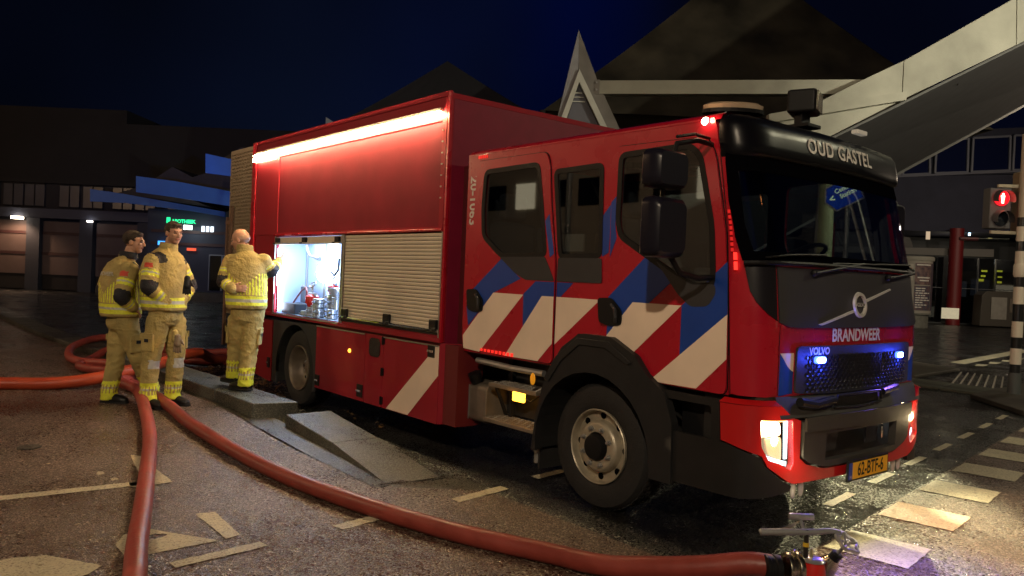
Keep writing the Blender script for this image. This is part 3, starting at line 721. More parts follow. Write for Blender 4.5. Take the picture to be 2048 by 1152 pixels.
# roof, back wall, floor
def roofrow(x, yy): return (x, yy, 2.66+.07*math.sin(PI*min(1, max(0, (yy-.08)/.25))*.5)*(1) if yy < YC else 2.66+.07*math.sin(PI*min(1, max(0, (2.22-yy)/.25))*.5))
V = []; ys_ = [.08, .10, .14, .2, .3, .6, 1.15, 1.7, 2.0, 2.1, 2.16, 2.2, 2.22]
for x in (-1.64, .95):
    for yv in ys_:
        q = min(yv-.08, 2.22-yv); V.append((x, yv, 2.655+.075*math.sqrt(max(0, 1-(1-min(1, q/.22))**2))))
n = len(ys_); F = [(i, i+1, n+i+1, n+i) for i in range(n-1)]
F += [tuple(range(n))]
link_mesh('cab_roof', V, F, RED, T, smooth=True)
mb = MB(); mb.box(-1.66, -1.63, .12, 2.18, .98, 2.66).box(-1.64, 1.0, .12, 2.18, .96, .99); mb.build('cab_floor', INT, T)
mb = MB(); mb.box(-1.84, -1.64, .18, 2.12, 1.0, 2.6); mb.build('body_joint', mat('dark gaiter', (.10, .006, .01), .7), T)

# --- cab front
WSH = [(.22, 1.79), (.13, 1.94), (.08, 2.15), (.10, 2.40), (.12, 2.44)]
front = [(-.0, .985), (0, 2.5)]; 
outer = [(0, .985)]+[(0, 2.5)]+[(3, 2.5), (3, .985)]
hole = [(.34, 1.82), (.24, 2.0), (.24, 2.36), (2.76, 2.36), (2.76, 2.0), (2.66, 1.82)]
cf = sheet_obj('cab_front', outer, [hole], SF(0), RED, T, th=.03, step=.09, smooth=True)
# glass: full width with black printed border
gl = WSH[::1]+[(2.88, 2.44), (2.90, 2.40), (2.92, 2.15), (2.87, 1.94), (2.78, 1.79)]
inner = [(.40, 1.845), (.30, 2.0), (.30, 2.33), (2.70, 2.33), (2.70, 2.0), (2.60, 1.845)]
sheet_obj('pillar_lining', outer, [hole], SF(-.034), INT, T, th=.008, step=.12)
ws = sheet_obj('windscreen', gl, [], SF(.012), GLW, T, th=.005, step=.1, smooth=True)
sheet_obj('windscreen_border', grow(gl, .002), [inner], SF(.0155), mat('printed border', (.002, .002, .003), .5, spec=.0), ws, th=.003, step=.1, smooth=True)
# black fascia under the glass
LE = [(.235, 1.785), (.27, 1.69), (.31, 1.61), (.41, 1.54), (.56, 1.48), (.71, 1.44), (.90, 1.408), (1.04, 1.397)]
sideL = LE[:6]+[(.72, 1.785)]
sheet_obj('fascia_corner', sideL, [], SF(.012), mat('fascia black', (.010, .009, .012), .35, spec=.3), T, th=.01, step=.08, smooth=True)
sheet_obj('fascia_corner', mirU(sideL), [], SF(.012), MATS['fascia black'], T, th=.01, step=.08, smooth=True)
hat = [(.745, 1.76), (.745, 1.432)]+LE[6:]+[(1.96, 1.397), (2.10, 1.408), (2.255, 1.432), (2.255, 1.76)]
hp_ = sheet_obj('bonnet_panel', hat, [], SF(.014), mat('fascia grey', (.045, .043, .048), .38, noise=.1), T, th=.012, step=.08, smooth=True)
# shut lines
def vline(u, z0, z1, off=.0155): 
    sheet_obj('shut_line', [(u-.004, z0), (u+.004, z0), (u+.004, z1), (u-.004, z1)], [], SF(off), BLK, T, th=.003, step=.1)
vline(.78, .99, 1.41, .002); vline(2.22, .99, 1.41, .002); vline(.008, .985, 2.45, .002)
sheet_obj('corner_deflector', roundpoly([(.03, 1.0), (.03, 1.40), (.45, 1.42), (.72, 1.36), (.745, 1.0), (.6, .985), (.1, .985)], .03, 3), [], SF(.014), RED, T, th=.012, step=.06, smooth=True)
# emblem: ring and diagonal bar
lg = thing('emblem', (0, 0, 0)); lg.parent = T; lg.location = (0, 0, 0)
mb = MB(); V = []; 
fS = SF(.018)
def ringpts(r, off, du): 
    f = SF(off); return [f(1.5+du+r*math.cos(a)/1.58, 1.545+r*math.sin(a), 0) for a in np.linspace(0, 2*PI, 40, endpoint=False)]
A = ringpts(.085, .018, -.045); B = ringpts(.080, .032, -.045); Cc = ringpts(.062, .032, -.045); D = ringpts(.058, .018, -.045)
n = 40; mb.add(A+B+Cc+D, [(r*n+i, r*n+(i+1) % n, (r+1)*n+(i+1) % n, (r+1)*n+i) for r in range(3) for i in range(n)])
EMB = mat('satin silver', (.72, .70, .66), .35, metal=.25)
mb.build('emblem_ring', EMB, lg, smooth=True)
f = SF(.024)
sheet_obj('emblem_bar', [(1.15, 1.418), (1.17, 1.412), (1.42, 1.50), (1.415, 1.515)], [], SF(.022), EMB, lg, th=.008, step=.1)
sheet_obj('emblem_bar', [(1.495, 1.575), (1.50, 1.558), (1.76, 1.652), (1.75, 1.66)], [], SF(.022), EMB, lg, th=.008, step=.1)
sheet_obj('emblem_band', [(1.41, 1.53), (1.50, 1.53), (1.50, 1.56), (1.41, 1.56)], [], SF(.026), DGR, lg, th=.006, step=.1)
text_sheet('VOLVO', lambda a, b, d: SF(.028)(1.455+a/1.58, 1.545+b, 0), .036, EMB, 'emblem_lettering', lg, bold=.0008)
# grille
gr = sheet_obj('grille', roundpoly([(1.02, 1.0), (1.025, 1.285), (1.975, 1.285), (1.98, 1.0), (1.75, .985), (1.25, .985)], .03, 4), [], SF(.018), DGR, T, th=.015, step=.08, smooth=True)
mesh_ = sheet_obj('grille_insert', [(1.29, 1.075), (1.29, 1.225), (1.66, 1.225), (1.66, 1.075)], [], SF(.022), BLK, gr, th=.004, step=.08)
mb = MB()
f = SF(.024)
for j in range(9):
    for i in range(26):
        u = 1.09+i*.0325+(.016 if j % 2 else 0); z = 1.018+j*.0245
        if u > 1.93: continue
        c = [f(u+.0115*math.cos(k*PI/3), z+.0155*math.sin(k*PI/3+PI/6*0), 0) for k in range(6)]
        c2 = [SF(.0185)(u+.0075*math.cos(k*PI/3), z+.0100*math.sin(k*PI/3), 0) for k in range(6)]
        mb.add(c+c2, [(k, (k+1) % 6, 6+(k+1) % 6, 6+k) for k in range(6)]+[tuple(range(11, 5, -1))])
mb.build('grille_mesh', mat('mesh black', (.01, .01, .012), .35), gr)['kind'] = 'stuff'
BL = emis('blue flasher lens', (.03, .07, 1.0), 7); BLC = emis('blue flasher core', (.55, .75, 1.0), 30)
for u in (1.16, 1.84):
    fl = sheet_obj('blue_flasher', rrect(u-.034, u+.034, 1.178, 1.222, .015), [], SF(.038), BL, gr, th=.016, step=.05)
    sheet_obj('core', rrect(u-.026, u+.026, 1.184, 1.216, .012), [], SF(.041), BLC, fl, th=.003, step=.05)
    p = SF(.075)(u, 1.2, 0); lamp('blue_flasher_source', 'POINT', p, 2.6, (.03, .06, 1.0), size=.02); lamp('blue_flasher_beam', 'SPOT', p, 70, (.26, .12, 1.0), target=(2.4, .5, 0), size=.02, angle=80, blend=.9)
text_sheet('VOLVO', lambda a, b, d: SF(.020)(1.165+a/1.58, 1.252+b, 0), .062, EMB, 'badge', gr, bold=.002, xs=1.05)
text_sheet('BRANDWEER', lambda a, b, d: SF(.004)(1.462+a/1.58, 1.345+b, 0), .115, WTXT, 'front_lettering', T, bold=.0035, xs=.92)
# white and blue corner marks beside the grille
for mir in (0, 1):
    a = [(.80, 1.245), (1.015, 1.245), (1.015, 1.13)]; b = [(.80, 1.245), (1.015, 1.13), (1.015, 1.0), (.80, .99)]
    if mir: a = mirU(a); b = mirU(b)
    sheet_obj('stripe', a, [], SF(.0035), WHT, T, th=.003, step=.06); sheet_obj('stripe', b, [], SF(.003), BLU, T, th=.003, step=.06)
# red marker column on the pillar
for i in range(8):
    z = 1.84+i*.033; u = .085-.002*i
    sheet_obj('red_marker', [(u-.02, z), (u+.02, z), (u+.02, z+.022), (u-.02, z+.022)], [], SF(.0195), emis('red reflector', (1, .02, .02), .35), T, th=.003, step=.1)
for z, s in ((1.73, .05), (1.79, .045)):
    sheet_obj('red_marker', [(.10, z), (.15, z), (.15, z+s), (.10, z+s)], [], SF(.0195), emis('red marker bright', (1, .03, .02), 1.5), T, th=.003, step=.1)

# --- roof header with sun visor (black)
rows = [(2.42, .014), (2.43, .035), (2.45, .052), (2.50, .062), (2.56, .066), (2.61, .056), (2.65, .025), (2.69, -.05), (2.72, -.18), (2.74, -.42), (2.745, -.75)]
V = []; us = np.linspace(0.02, 2.98, 61)
for z, off in rows:
    for u in us:
        base = S0(u, min(z, 2.55)); base.z = z
        e = .01; t = (S0(u+e, 2.5)-S0(u-e, 2.5)); nn = t.cross(Vector((0, 0, 1))).normalized()
        k = math.sin(PI*min(1, max(0, (min(u, 3-u)))/1.0)*.5)
        o_ = off*(.12+.88*k) if off > 0 else off
        p = base+nn*o_
        if off < -.3: p.y = YC+(p.y-YC)*1.0
        V.append(p)
n = 61; F = [(r*n+i, (r+1)*n+i, (r+1)*n+i+1, r*n+i+1) for r in range(len(rows)-1) for i in range(n-1)]
hd = link_mesh('roof_header', V, F, mat('header black', (.004, .004, .006), .3, spec=.22), T, smooth='all')
def HS(off):
    def f(u, z, d):
        base = S0(u, min(z, 2.55)); base.z = z; e = .01; t = (S0(u+e, 2.5)-S0(u-e, 2.5)); nn = t.cross(Vector((0, 0, 1))).normalized()
        o_ = float(np.interp(z, [r[0] for r in rows], [r[1] for r in rows])); k = math.sin(PI*min(1, min(u, 3-u))*.5)
        return base+nn*(o_*(.12+.88*k)+off)
    return f
for w_, c_ in (('OUD', -.325), ('GASTEL', .115)): text_sheet(w_, lambda a, b, d: HS(.006)(1.50+(a+c_)/1.58, 2.545+b, 0), .135, WTXT, 'header_lettering', T, bold=.003, xs=.95, space=1.08)

# --- bumper
RBO = [(-.03, .935), (.75, .945), (.98, .86), (1.04, .84), (1.045, .61), (1.09, .565), (1.20, .525), (1.5, .515)]
RB = RBO+mirU(RBO)[1:]+[(3.03, .71), (2.5, .645), (2.41, .58), (1.98, .46), (1.5, .455), (1.02, .46), (.59, .58), (.5, .645), (-.03, .71)]
HL = roundpoly([(.47, .855), (.97, .85), (1.0, .70), (1.01, .575), (.98, .545), (.79, .595), (.60, .62), (.49, .70)], .02, 3)
SB = SF
bp_ = sheet_obj('bumper', RB, [HL, mirU(HL)], SF(.05), REDB, T, th=.04, step=.07, smooth=True)
DK = [(-.52, .38), (-.52, .95), (-.04, .945), (-.04, .70), (.49, .635), (.58, .57), (1.01, .45), (1.0, .42), (.6, .40), (.2, .385)]
sheet_obj('bumper_end', DK, [rrect(-.44, -.10, .70, .90, .02)], SF(.045), mat('skirt plastic', (.018, .017, .017), .55, spec=.25, noise=.3, nscale=5, bump=.1, bscale=200), T, th=.03, step=.09, smooth=True)
MB().box(.7, 1.15, .16, .4, .66, .92).build('entry_step', BLK, T)
sheet_obj('bumper_end', mirU(DK), [], SF(.045), MATS['skirt plastic'], T, th=.03, step=.12, smooth=True)
CN = roundpoly([(1.055, .84), (1.055, .615), (1.10, .575), (1.21, .535), (1.79, .535), (1.90, .575), (1.945, .615), (1.945, .84)], .02, 3)
CV = [(1.20, .575), (1.80, .575), (1.80, .745), (1.20, .745)]
cb_ = sheet_obj('bumper_centre', CN, [CV], SF(.062), mat('bumper grey', (.042, .038, .035), .6, noise=.2, bump=.12, bscale=300), T, th=.05, step=.06, smooth=True)
sheet_obj('bumper_lip', roundpoly([(1.055, .77), (1.055, .86), (1.945, .86), (1.945, .77)], .015, 2), [], SF(.078), MATS['bumper grey'], cb_, th=.02, step=.08, smooth=True)
MB().box(1.16, 1.18, .6, 1.7, .55, .78).build('recess_back', BLK, T)
for u in (1.33, 1.70):
    sheet_obj('recess_plate', [(u-.07, .60), (u-.07, .735), (u+.06, .735), (u+.04, .60)], [], SF(-.03), DGR, cb_, th=.01, step=.1)
p = SF(.0)(1.745, .67, 0); mb = MB(); mb.ball(p, (.01, .018, .05), 10, 8); mb.build('fog_lamp', CHR, cb_)
# shelf between bumper and cab
for (ua, ub, m, za, zb) in ((.74, 2.26, MATS['bumper grey'], .862, .985), (-.03, .74, REDB, .935, .965), (2.26, 3.03, REDB, .935, .965)):
    V = []; uu = np.linspace(ua, ub, 24)
    for u in uu:
        z0 = za if m is not REDB else .94
        V += [SF(.06)(u, z0, 0), SF(.005)(u, zb, 0)]
    link_mesh('bumper_shelf', V, [(2*i, 2*i+2, 2*i+3, 2*i+1) for i in range(23)], m, T, smooth=True)
MB().box(.9, 1.25, .12, 2.18, .5, .98).build('front_crossmember', CHAS, T)
# folded front step over the shelf
fs = thing('front_step', (0, 0, 0)); fs.parent = T; fs.location = (0, 0, 0)
f = SF(.055)
mb = MB(); mb.tube([f(1.25, .90, 0), f(1.27, .975, 0), f(1.50, .98, 0), f(1.62, .975, 0), f(1.63, .92, 0)], .008, n=8); mb.tube([f(1.25, .90, 0), f(1.45, .89, 0), f(1.63, .905, 0)], .008, n=8); mb.build('step_frame', BLK, fs)
sheet_obj('step_plate', [(1.27, .90), (1.61, .91), (1.60, .965), (1.28, .965)], [], SF(.05), BLK, fs, th=.012, step=.1)
MB().tube([f(1.02, .955, 0), f(1.12, .93, 0), f(1.24, .95, 0)], .028, n=10).build('step_hinge', BLK, fs); MB().tube([f(1.64, .965, 0), f(1.78, .985, 0)], .022, n=10).build('step_hinge', BLK, fs)
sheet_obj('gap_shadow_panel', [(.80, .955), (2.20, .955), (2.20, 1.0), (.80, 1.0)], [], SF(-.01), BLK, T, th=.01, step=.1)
# headlights
HE = emis('headlamp beam lens', (1.0, .80, .45), 16); HS2 = emis('daytime light', (.70, .90, 1.0), 2.6)
for mir in (0, 1):
    mm = (lambda P: mirU(P)) if mir else (lambda P: P)
    hl = thing('headlight', (0, 0, 0)); hl.parent = T; hl.location = (0, 0, 0)
    sheet_obj('lamp_bowl', mm(grow(HL, .004)), [], SF(-.03), CHR, hl, th=.01, step=.07)
    sheet_obj('beam_lens', mm(roundpoly([(.50, .835), (.83, .835), (.86, .76), (.56, .75)], .03, 3)), [], SF(.012), HE, hl, th=.02, step=.05)
    sheet_obj('lower_reflector', mm(roundpoly([(.60, .735), (.90, .745), (.93, .60), (.66, .645)], .03, 3)), [], SF(.002), emis('lower reflector', (1.0, .74, .42), .55), hl, th=.02, step=.05)
    for ring in ([(.905, .84), (.965, .84), (.985, .61), (.945, .61)], [(.65, .635), (.98, .595), (.98, .565), (.66, .61)]): sheet_obj('daytime_strip', mm(ring), [], SF(.018), HS2, hl, th=.01, step=.06)
    sheet_obj('turn_signal', mm([(.92, .85), (.52, .853), (.53, .843), (.92, .838)]), [], SF(.02), emis('amber glow', (1, .55, .15), 6), hl, th=.01, step=.06)
    sheet_obj('lens_cover', mm(HL), [], SF(.047), GLC, hl, th=.004, step=.06, smooth=True)
    u = .68 if not mir else 2.32
    p = SF(.09)(u, .79, 0); q = p+Vector((6, (-.25 if not mir else .4), -1.0))
    lamp('headlamp_source', 'SPOT', p, 420, (1.0, .88, .58), target=q, size=.04, angle=80, blend=.7)
    q2 = p+Vector((.55, .55, -.72)); lamp('headlamp_spill', 'SPOT', p, 60, (1.0, .90, .55), target=q2, size=.03, angle=84, blend=.5)
    p2 = SF(.12)(u+(.1 if not mir else -.1), .72, 0)
    lamp('headlamp_glow', 'POINT', p2, 1.7, (1.0, .74, .40), size=.04)
# number plate
pl = thing('number_plate', (0, 0, 0)); pl.parent = T; pl.location = (0, 0, 0)
def PLf(off): return lambda a, b, d: (1.455+off-d+b*.0, 1.158+a, .485+b)
sheet_obj('plate_holder', rrect(-.275, .275, -.066, .066, .008), [], PLf(0), BLK, pl, th=.012, step=.3)
sheet_obj('plate_face', rrect(-.218, .262, -.053, .053, .004), [], PLf(.002), mat('plate yellow', (.98, .52, .02), .4), pl, th=.002, step=.3)
sheet_obj('plate_band', rrect(-.262, -.219, -.053, .053, .004), [], PLf(.002), mat('plate blue', (.01, .05, .35), .4), pl, th=.002, step=.3)
text_sheet('62-BTF-6', lambda a, b, d: PLf(.004)(.022+a, b, 0), .118, BLK, 'plate_characters', pl, bold=.0022, xs=.80)
text_sheet('NL', lambda a, b, d: PLf(.004)(-.24+a, -.035+b, 0), .026, WTXT, 'plate_country', pl)
# clear marker lobes under the bumper
CLB = mat('frosted clear plastic', (.55, .52, .50), .2, spec=1)
for yv in (.40, .49, 1.72, 1.80):
    mb = MB(); mb.ball((1.36, yv, .42), (.012, .028, .055), 12, 10); mb.build('marker_lobe', CLB, T, smooth=True)

# --- wipers
wp = thing('wiper_set', (0, 0, 0)); wp.parent = T; wp.location = (0, 0, 0)
f = SF(.035)
MBb = MB(); MBb.tube([f(u, 1.775+.012*math.sin((u-.3)*1.3), 0) for u in np.linspace(.25, 2.75, 26)], .014, n=8); MBb.build('wiper_ledge', BLK, wp)
for (a, b, c, d) in ((1.25, 1.79, 2.0, 1.83), (.55, 1.80, 1.22, 1.84), (1.95, 1.79, 2.6, 1.82)):
    mb = MB(); mb.tube([f(a+(c-a)*t, b+(d-b)*t+.01, 0) for t in np.linspace(0, 1, 8)], .007, n=6); mb.build('wiper_blade', BLK, wp)
for (a, b, c, d) in ((1.12, 1.735, 1.5, 1.815), (1.72, 1.735, 2.2, 1.81)):
    mb = MB(); mb.tube([SF(.04)(a+(c-a)*t, b+(d-b)*t, 0) for t in np.linspace(0, 1, 8)], .009, n=6); mb.ball(SF(.03)(a, b, 0), .022, 10, 6); mb.build('wiper_arm', BLK, wp)

# --- wheel arch and steps on the cab
FO = roundpoly([(-.60, .32), (-.56, .60), (-.50, .82), (-.38, 1.03), (-.31, 1.13), (-.18, 1.215), (-.14, 1.245), (.18, 1.245), (.40, 1.14), (.50, 1.03), (.66, .93), (.73, .75), (.74, .36), (.56, .36)]+[(.56*math.cos(a), .42+.56*math.sin(a)) for a in np.linspace(0, PI, 16)]+[(-.55, .32)], .012, 2)
fen = sheet_obj('wheel_arch', FO, [], SIDE(.015), mat('arch plastic', (.020, .020, .021), .5, spec=.25, noise=.2, bump=.08, bscale=200), T, th=.065, step=.07, bevel=.012)
mb = MB(); V = []; aa = np.linspace(-.15, PI+.15, 24)
for a in aa:
    for yv in (.05, .5): V.append((.56*math.cos(a), yv, .42+.56*math.sin(a)))
mb.add(V, [(2*i, 2*i+1, 2*i+3, 2*i+2) for i in range(23)]); mb.build('arch_lining', CHAS, T)
sheet_obj('arch_ridge', [(-.48, .88), (-.36, 1.06), (-.14, 1.215), (.16, 1.215), (.38, 1.09), (.34, 1.07), (.13, 1.165), (-.12, 1.165), (-.30, 1.03), (-.43, .86)], [], SIDE(.004), MATS['arch plastic'], T, th=.012, step=.12, bevel=.006)
# fuel tank, steps, pipes behind the wheel
tk = MB(); V = []; pr = rrect(.16, .56, .36, .70, .06, 4)
tk.prism([(-1.72, a, b) for a, b in pr], (.36, 0, 0)); tk = tk.build('fuel_tank', TANK, T, bevel=.012)
mb = MB(); mb.lathe([(.05, 0), (.05, .05), (.06, .05), (.06, .09), (.0, .095)], (-1.55, .20, .70), (0, -.35, 1), n=16); mb.build('filler_cap', BLK, tk)
mb = MB()
for x in (-1.70, -1.60): mb.box(x-.012, x+.012, .152, .158, .38, .68)
mb.build('tank_strap', STEEL, tk)
st = thing('crew_steps', (0, 0, 0)); st.parent = T; st.location = (0, 0, 0)
STP = mat('step alloy', (.34, .29, .22), .4, metal=.6, noise=.3, nscale=10)
for (z, x0, x1) in ((.745, -1.26, -.66), (.445, -1.32, -.68)):
    s = MB().box(x0, x1, .10, .34, z-.035, z).build('step_plate', STP, st, bevel=.006)
    mb = MB()
    for i in range(18):
        for j in range(5):
            a = .7 if (i+j) % 2 else -.7; xx = x0+.02+i*(x1-x0-.04)/17; yy = .115+j*.05
            mb.box(xx-.012, xx+.012, yy-.003, yy+.003, z, z+.004, rot=a)
    mb.build('step_grip', ALU, s)['kind'] = 'stuff'
mb = MB(); mb.box(-1.22, -1.19, .30, .34, .40, .95).box(-.74, -.70, .30, .34, .40, .95).prism([(-1.20, .12, .71), (-1.17, .12, .71), (-1.25, .30, .45), (-1.28, .30, .45)], (0, .02, 0)).box(-1.3, -.68, .345, .36, .46, .96); mb.build('step_bracket', MATS['arch plastic'], st)
mb = MB(); mb.tube([(-1.5, .16, .90), (-1.0, .13, .89), (-.62, .14, .89)], .026, n=10); mb.build('grab_pipe', STEEL, T)
al = MB().box(-1.02, -.88, .16, .19, .62, .70).build('side_marker', emis('amber side lamp', (1.0, .40, .03), 5), st, bevel=.01)
lamp('side_marker_source', 'POINT', (-.95, .09, .66), .5, (1, .45, .08), size=.03)
mb = MB(); mb.ball((-.655, .055, .85), (.028, .012, .048), 14, 10); mb.build('amber_reflector', mat('amber plastic', (.75, .28, .01), .25, emit=(1, .4, .02), es=.25), T, smooth=True)
mb = MB(); mb.tube([(-.86, .17, .66), (-.80, .17, .64), (-.72, .2, .70)], .007, n=6); mb.build('lamp_cable', BLK, st)
mb = MB(); mb.box(-.66, -.60, .10, .14, .28, .46).lathe([(.03, 0), (.03, .1), (.0, .1)], (-.63, .12, .20), n=10); mb.build('mudguard_bracket', STEEL, T)
MB().box(-.605, -.585, .10, .40, .16, .42).build('mud_flap', RUB, T)

# --- mirrors
mr_ = thing('mirror_assembly', (0, 0, 0)); mr_.parent = T; mr_.location = (0, 0, 0)
def housing(y0, y1, z0, z1, name):
    mb = MB(); pr = rrect(y0, y1, z0, z1, .05, 4)
    ring0 = [(.86, a, b) for a, b in pr]; c = ((y0+y1)/2, (z0+z1)/2)
    def sc(k, x): return [(x, c[0]+(a-c[0])*k, c[1]+(b-c[1])*k) for a, b in pr]
    L = [sc(.9, .86), sc(1, .875), sc(1, .92), sc(.96, .965), sc(.82, .99)]
    V = [p for l in L for p in l]; n = len(pr)
    F = [(r*n+i, r*n+(i+1) % n, (r+1)*n+(i+1) % n, (r+1)*n+i) for r in range(4) for i in range(n)]+[tuple(range(n-1, -1, -1)), tuple(4*n+i for i in range(n))]
    mb.add(V, F); h = mb.build(name, mat('mirror black', (.010, .009, .016), .3, spec=.25), mr_, smooth=True)
    mb = MB(); mb.prism([(.855, y0+.02, z0+.02), (.855, y1-.02, z0+.02), (.855, y1-.02, z1-.02), (.855, y0+.02, z1-.02)], (.004, 0, 0)); mb.build('mirror_glass', CHR, h)
housing(-.535, -.24, 2.18, 2.40, 'mirror_housing'); housing(-.525, -.235, 1.78, 2.13, 'mirror_housing')
for pth, rr_ in (([(.90, .07, 2.50), (.92, -.10, 2.50), (.90, -.27, 2.46), (.90, -.29, 2.38)], .016), ([(.88, .07, 2.54), (.90, -.10, 2.54), (.90, -.27, 2.50)], .010), ([(.90, -.38, 2.20), (.90, -.38, 2.10)], .014), ([(.90, -.29, 1.80), (.92, -.22, 1.70), (.94, -.06, 1.67), (.95, .07, 1.68)], .018)): MB().tube(pth, rr_, n=8).build('mirror_arm', BLK, mr_, smooth=True)
fm = MB(); pr = rrect(2.42, 2.60, 1.75, 2.35, .05, 4)
fm.prism([(.88, a, b) for a, b in pr], (.1, 0, 0)); fm.build('far_mirror', MATS['mirror black'], mr_, bevel=.02)
mb = MB(); mb.tube([(.93, 2.22, 2.42), (.95, 2.40, 2.40), (.95, 2.50, 2.34)], .014, n=8); mb.build('mirror_arm', BLK, mr_)
# --- roof fittings
bc = MB(); pts = [(1.0*.20*math.cos(a), .10*math.sin(a)) for a in np.linspace(0, 2*PI, 28, endpoint=False)]
def oval(z, k, cx_=.86, cy_=.33, an_=.85):
    c, s = math.cos(an_), math.sin(an_); return [(cx_+(x*c-y*s)*k, cy_+(x*s+y*c)*k, z) for x, y in pts]
L = [oval(2.735, .98), oval(2.758, 1.0)]; V = [p for l in L for p in l]; n = 28
bc.add(V, [(i, (i+1) % n, n+(i+1) % n, n+i) for i in range(n)]+[tuple(n+i for i in range(n))]); bcn = bc.build('beacon_bar', BLK, T)
L = [oval(2.759, .95), oval(2.785, .97), oval(2.797, .88), oval(2.80, .6)]; V = [p for l in L for p in l]
mb = MB(); mb.add(V, [(r*n+i, r*n+(i+1) % n, (r+1)*n+(i+1) % n, (r+1)*n+i) for r in range(3) for i in range(n)]+[tuple(3*n+i for i in range(n))])
mb.build('beacon_lens', mat('clear amber lens', (.40, .30, .20), .15, spec=1, coat=.6), bcn, smooth=True)
sp = thing('roof_spotlight', (0, 0, 0)); sp.parent = T; sp.location = (0, 0, 0)
R_ = Matrix.Rotation(.35, 3, 'Z')
mb = MB(); mb.box(.86, 1.05, .90, 1.12, 2.83, 2.99, rot=R_); mb.build('lamp_body', BLK, sp, bevel=.02)
mb = MB(); mb.box(1.052, 1.062, .915, 1.105, 2.845, 2.975, rot=R_, c=(.955, 1.01, 2.91)); mb.build('lamp_glass', mat('spot glass', (.30, .27, .22), .15, metal=.5, bump=.6, bscale=90), sp)
mb = MB(); mb.box(.88, 1.04, .93, 1.10, 2.735, 2.76).box(.92, .98, .95, 1.06, 2.75, 2.84); mb.build('lamp_foot', BLK, sp, bevel=.005)
mb = MB(); mb.ball((.83, .09, 2.655), .026, 12, 8); mb.build('roof_marker', emis('roof marker lamp', (1.0, .78, .45), 22), T)
lamp('roof_marker_source', 'POINT', (.87, .06, 2.66), .9, (1.0, .55, .3), size=.02)
mb = MB(); mb.box(1.12, 1.17, 1.36, 1.50, 2.735, 2.765); mb.build('front_marker', mat('marker lamp lens', (.5, .45, .35), .2, emit=(1, .9, .7), es=.12), T, bevel=.006)
# --- cab interior
it = thing('cab_interior', (0, 0, 0)); it.parent = T; it.location = (0, 0, 0)
mb = MB(); mb.box(.72, 1.20, .16, 2.14, 1.5, 1.74).box(.85, 1.12, 1.28, 1.92, 1.72, 1.84).box(.80, 1.05, .5, 1.0, 1.70, 1.80); mb.build('dashboard', INT, it, bevel=.03)
def ring(c, R0, r, ax, n=28):
    ax = Vector(ax).normalized(); u = ax.cross(Vector((0, 1, 0))).normalized(); v = ax.cross(u)
    return [Vector(c)+(u*math.cos(a)+v*math.sin(a))*R0 for a in np.linspace(0, 2*PI, n)]
mb = MB(); mb.tube(ring((.62, 1.60, 1.86), .22, .016, (-.5, 0, .85)), .016, n=8, caps=False); mb.tube([(.62, 1.40, 1.86), (.62, 1.80, 1.86)], .014, n=6); mb.tube([(.62, 1.6, 1.86), (.85, 1.6, 1.62)], .03, n=8); mb.build('steering_wheel', BLK, it, smooth=True)
for (x, yv) in ((.15, .55), (.15, 1.72), (-1.2, .45), (-1.2, 1.0), (-1.2, 1.75)):
    mb = MB(); mb.box(x-.25, x+.22, yv-.23, yv+.23, 1.28, 1.44).box(x-.32, x-.18, yv-.22, yv+.22, 1.44, 2.10).box(x-.32, x-.2, yv-.13, yv+.13, 2.12, 2.36); mb.build('seat', SEAT, it, bevel=.04)
mb = MB(); mb.box(-.9, -.62, .5, .52, 1.86, 2.0).box(-1.0, -.9, .5, .52, 1.81, 1.86); mb.build('papers', mat('paper card', (.35, .33, .27), .8), it)
mb = MB(); mb.tube([(-.45, .4, 2.4), (-.25, .42, 2.1), (-.28, .4, 1.7)], .014, n=6); mb.build('seat_belt', mat('belt webbing', (.30, .30, .25), .8), it)
# ------------------------------------------------------------------ things inside the open locker
VRED = mat('valve red', (.60, .02, .015), .3, coat=.3); CAST = mat('cast aluminium', (.62, .64, .66), .3, metal=.8)
CASEB = mat('case black', (.02, .022, .028), .4)
FZ = 1.068
t = thing('tool_case', (-5.2, .16, FZ), 'open black tool case with its lid up on the locker floor', 'tool case')
MB().box(-5.40, -5.02, .06, .28, FZ, FZ+.13).build('case_body', CASEB, t, bevel=.01)
MB().box(-5.38, -5.04, .29, .315, FZ+.13, FZ+.33).build('case_lid', CASEB, t, bevel=.01)
mb = MB(); mb.box(-5.34, -5.31, .285, .325, FZ+.33, FZ+.35).box(-5.12, -5.09, .285, .325, FZ+.33, FZ+.35); mb.build('clasp', ALU, t)
def coupling(x, y, z, r, n, label, h=.055):
    t = thing('hose_coupling', (x, y, z), label, 'coupling')
    for i in range(n):
        mb = MB(); zz = z+i*h
        mb.lathe([(r*.8, 0), (r, .006), (r, .022), (r*.86, .026), (r*.86, .040), (r*.96, .044), (r*.96, h-.004), (r*.7, h)], (x, y, zz), n=20)
        for k in range(3):
            a = k*2.1+i; mb.box(x+r*math.cos(a)-.012, x+r*math.cos(a)+.012, y+r*math.sin(a)-.012, y+r*math.sin(a)+.012, zz+.008, zz+.03)
        mb.build('coupling_ring', CAST, t, smooth=True)
    return t
coupling(-4.86, .12, FZ, .055, 1, 'flat aluminium coupling beside the tool case on the locker floor')
coupling(-4.70, .13, FZ, .07, 2, 'aluminium coupling under the front red valve')
coupling(-4.47, .10, FZ, .075, 4, 'tall stack of aluminium couplings at the front of the locker')
coupling(-4.40, .24, FZ, .07, 5, 'rear stack of aluminium couplings under the small red valve')
coupling(-4.20, .14, FZ, .06, 2, 'low aluminium coupling near the right light of the locker')
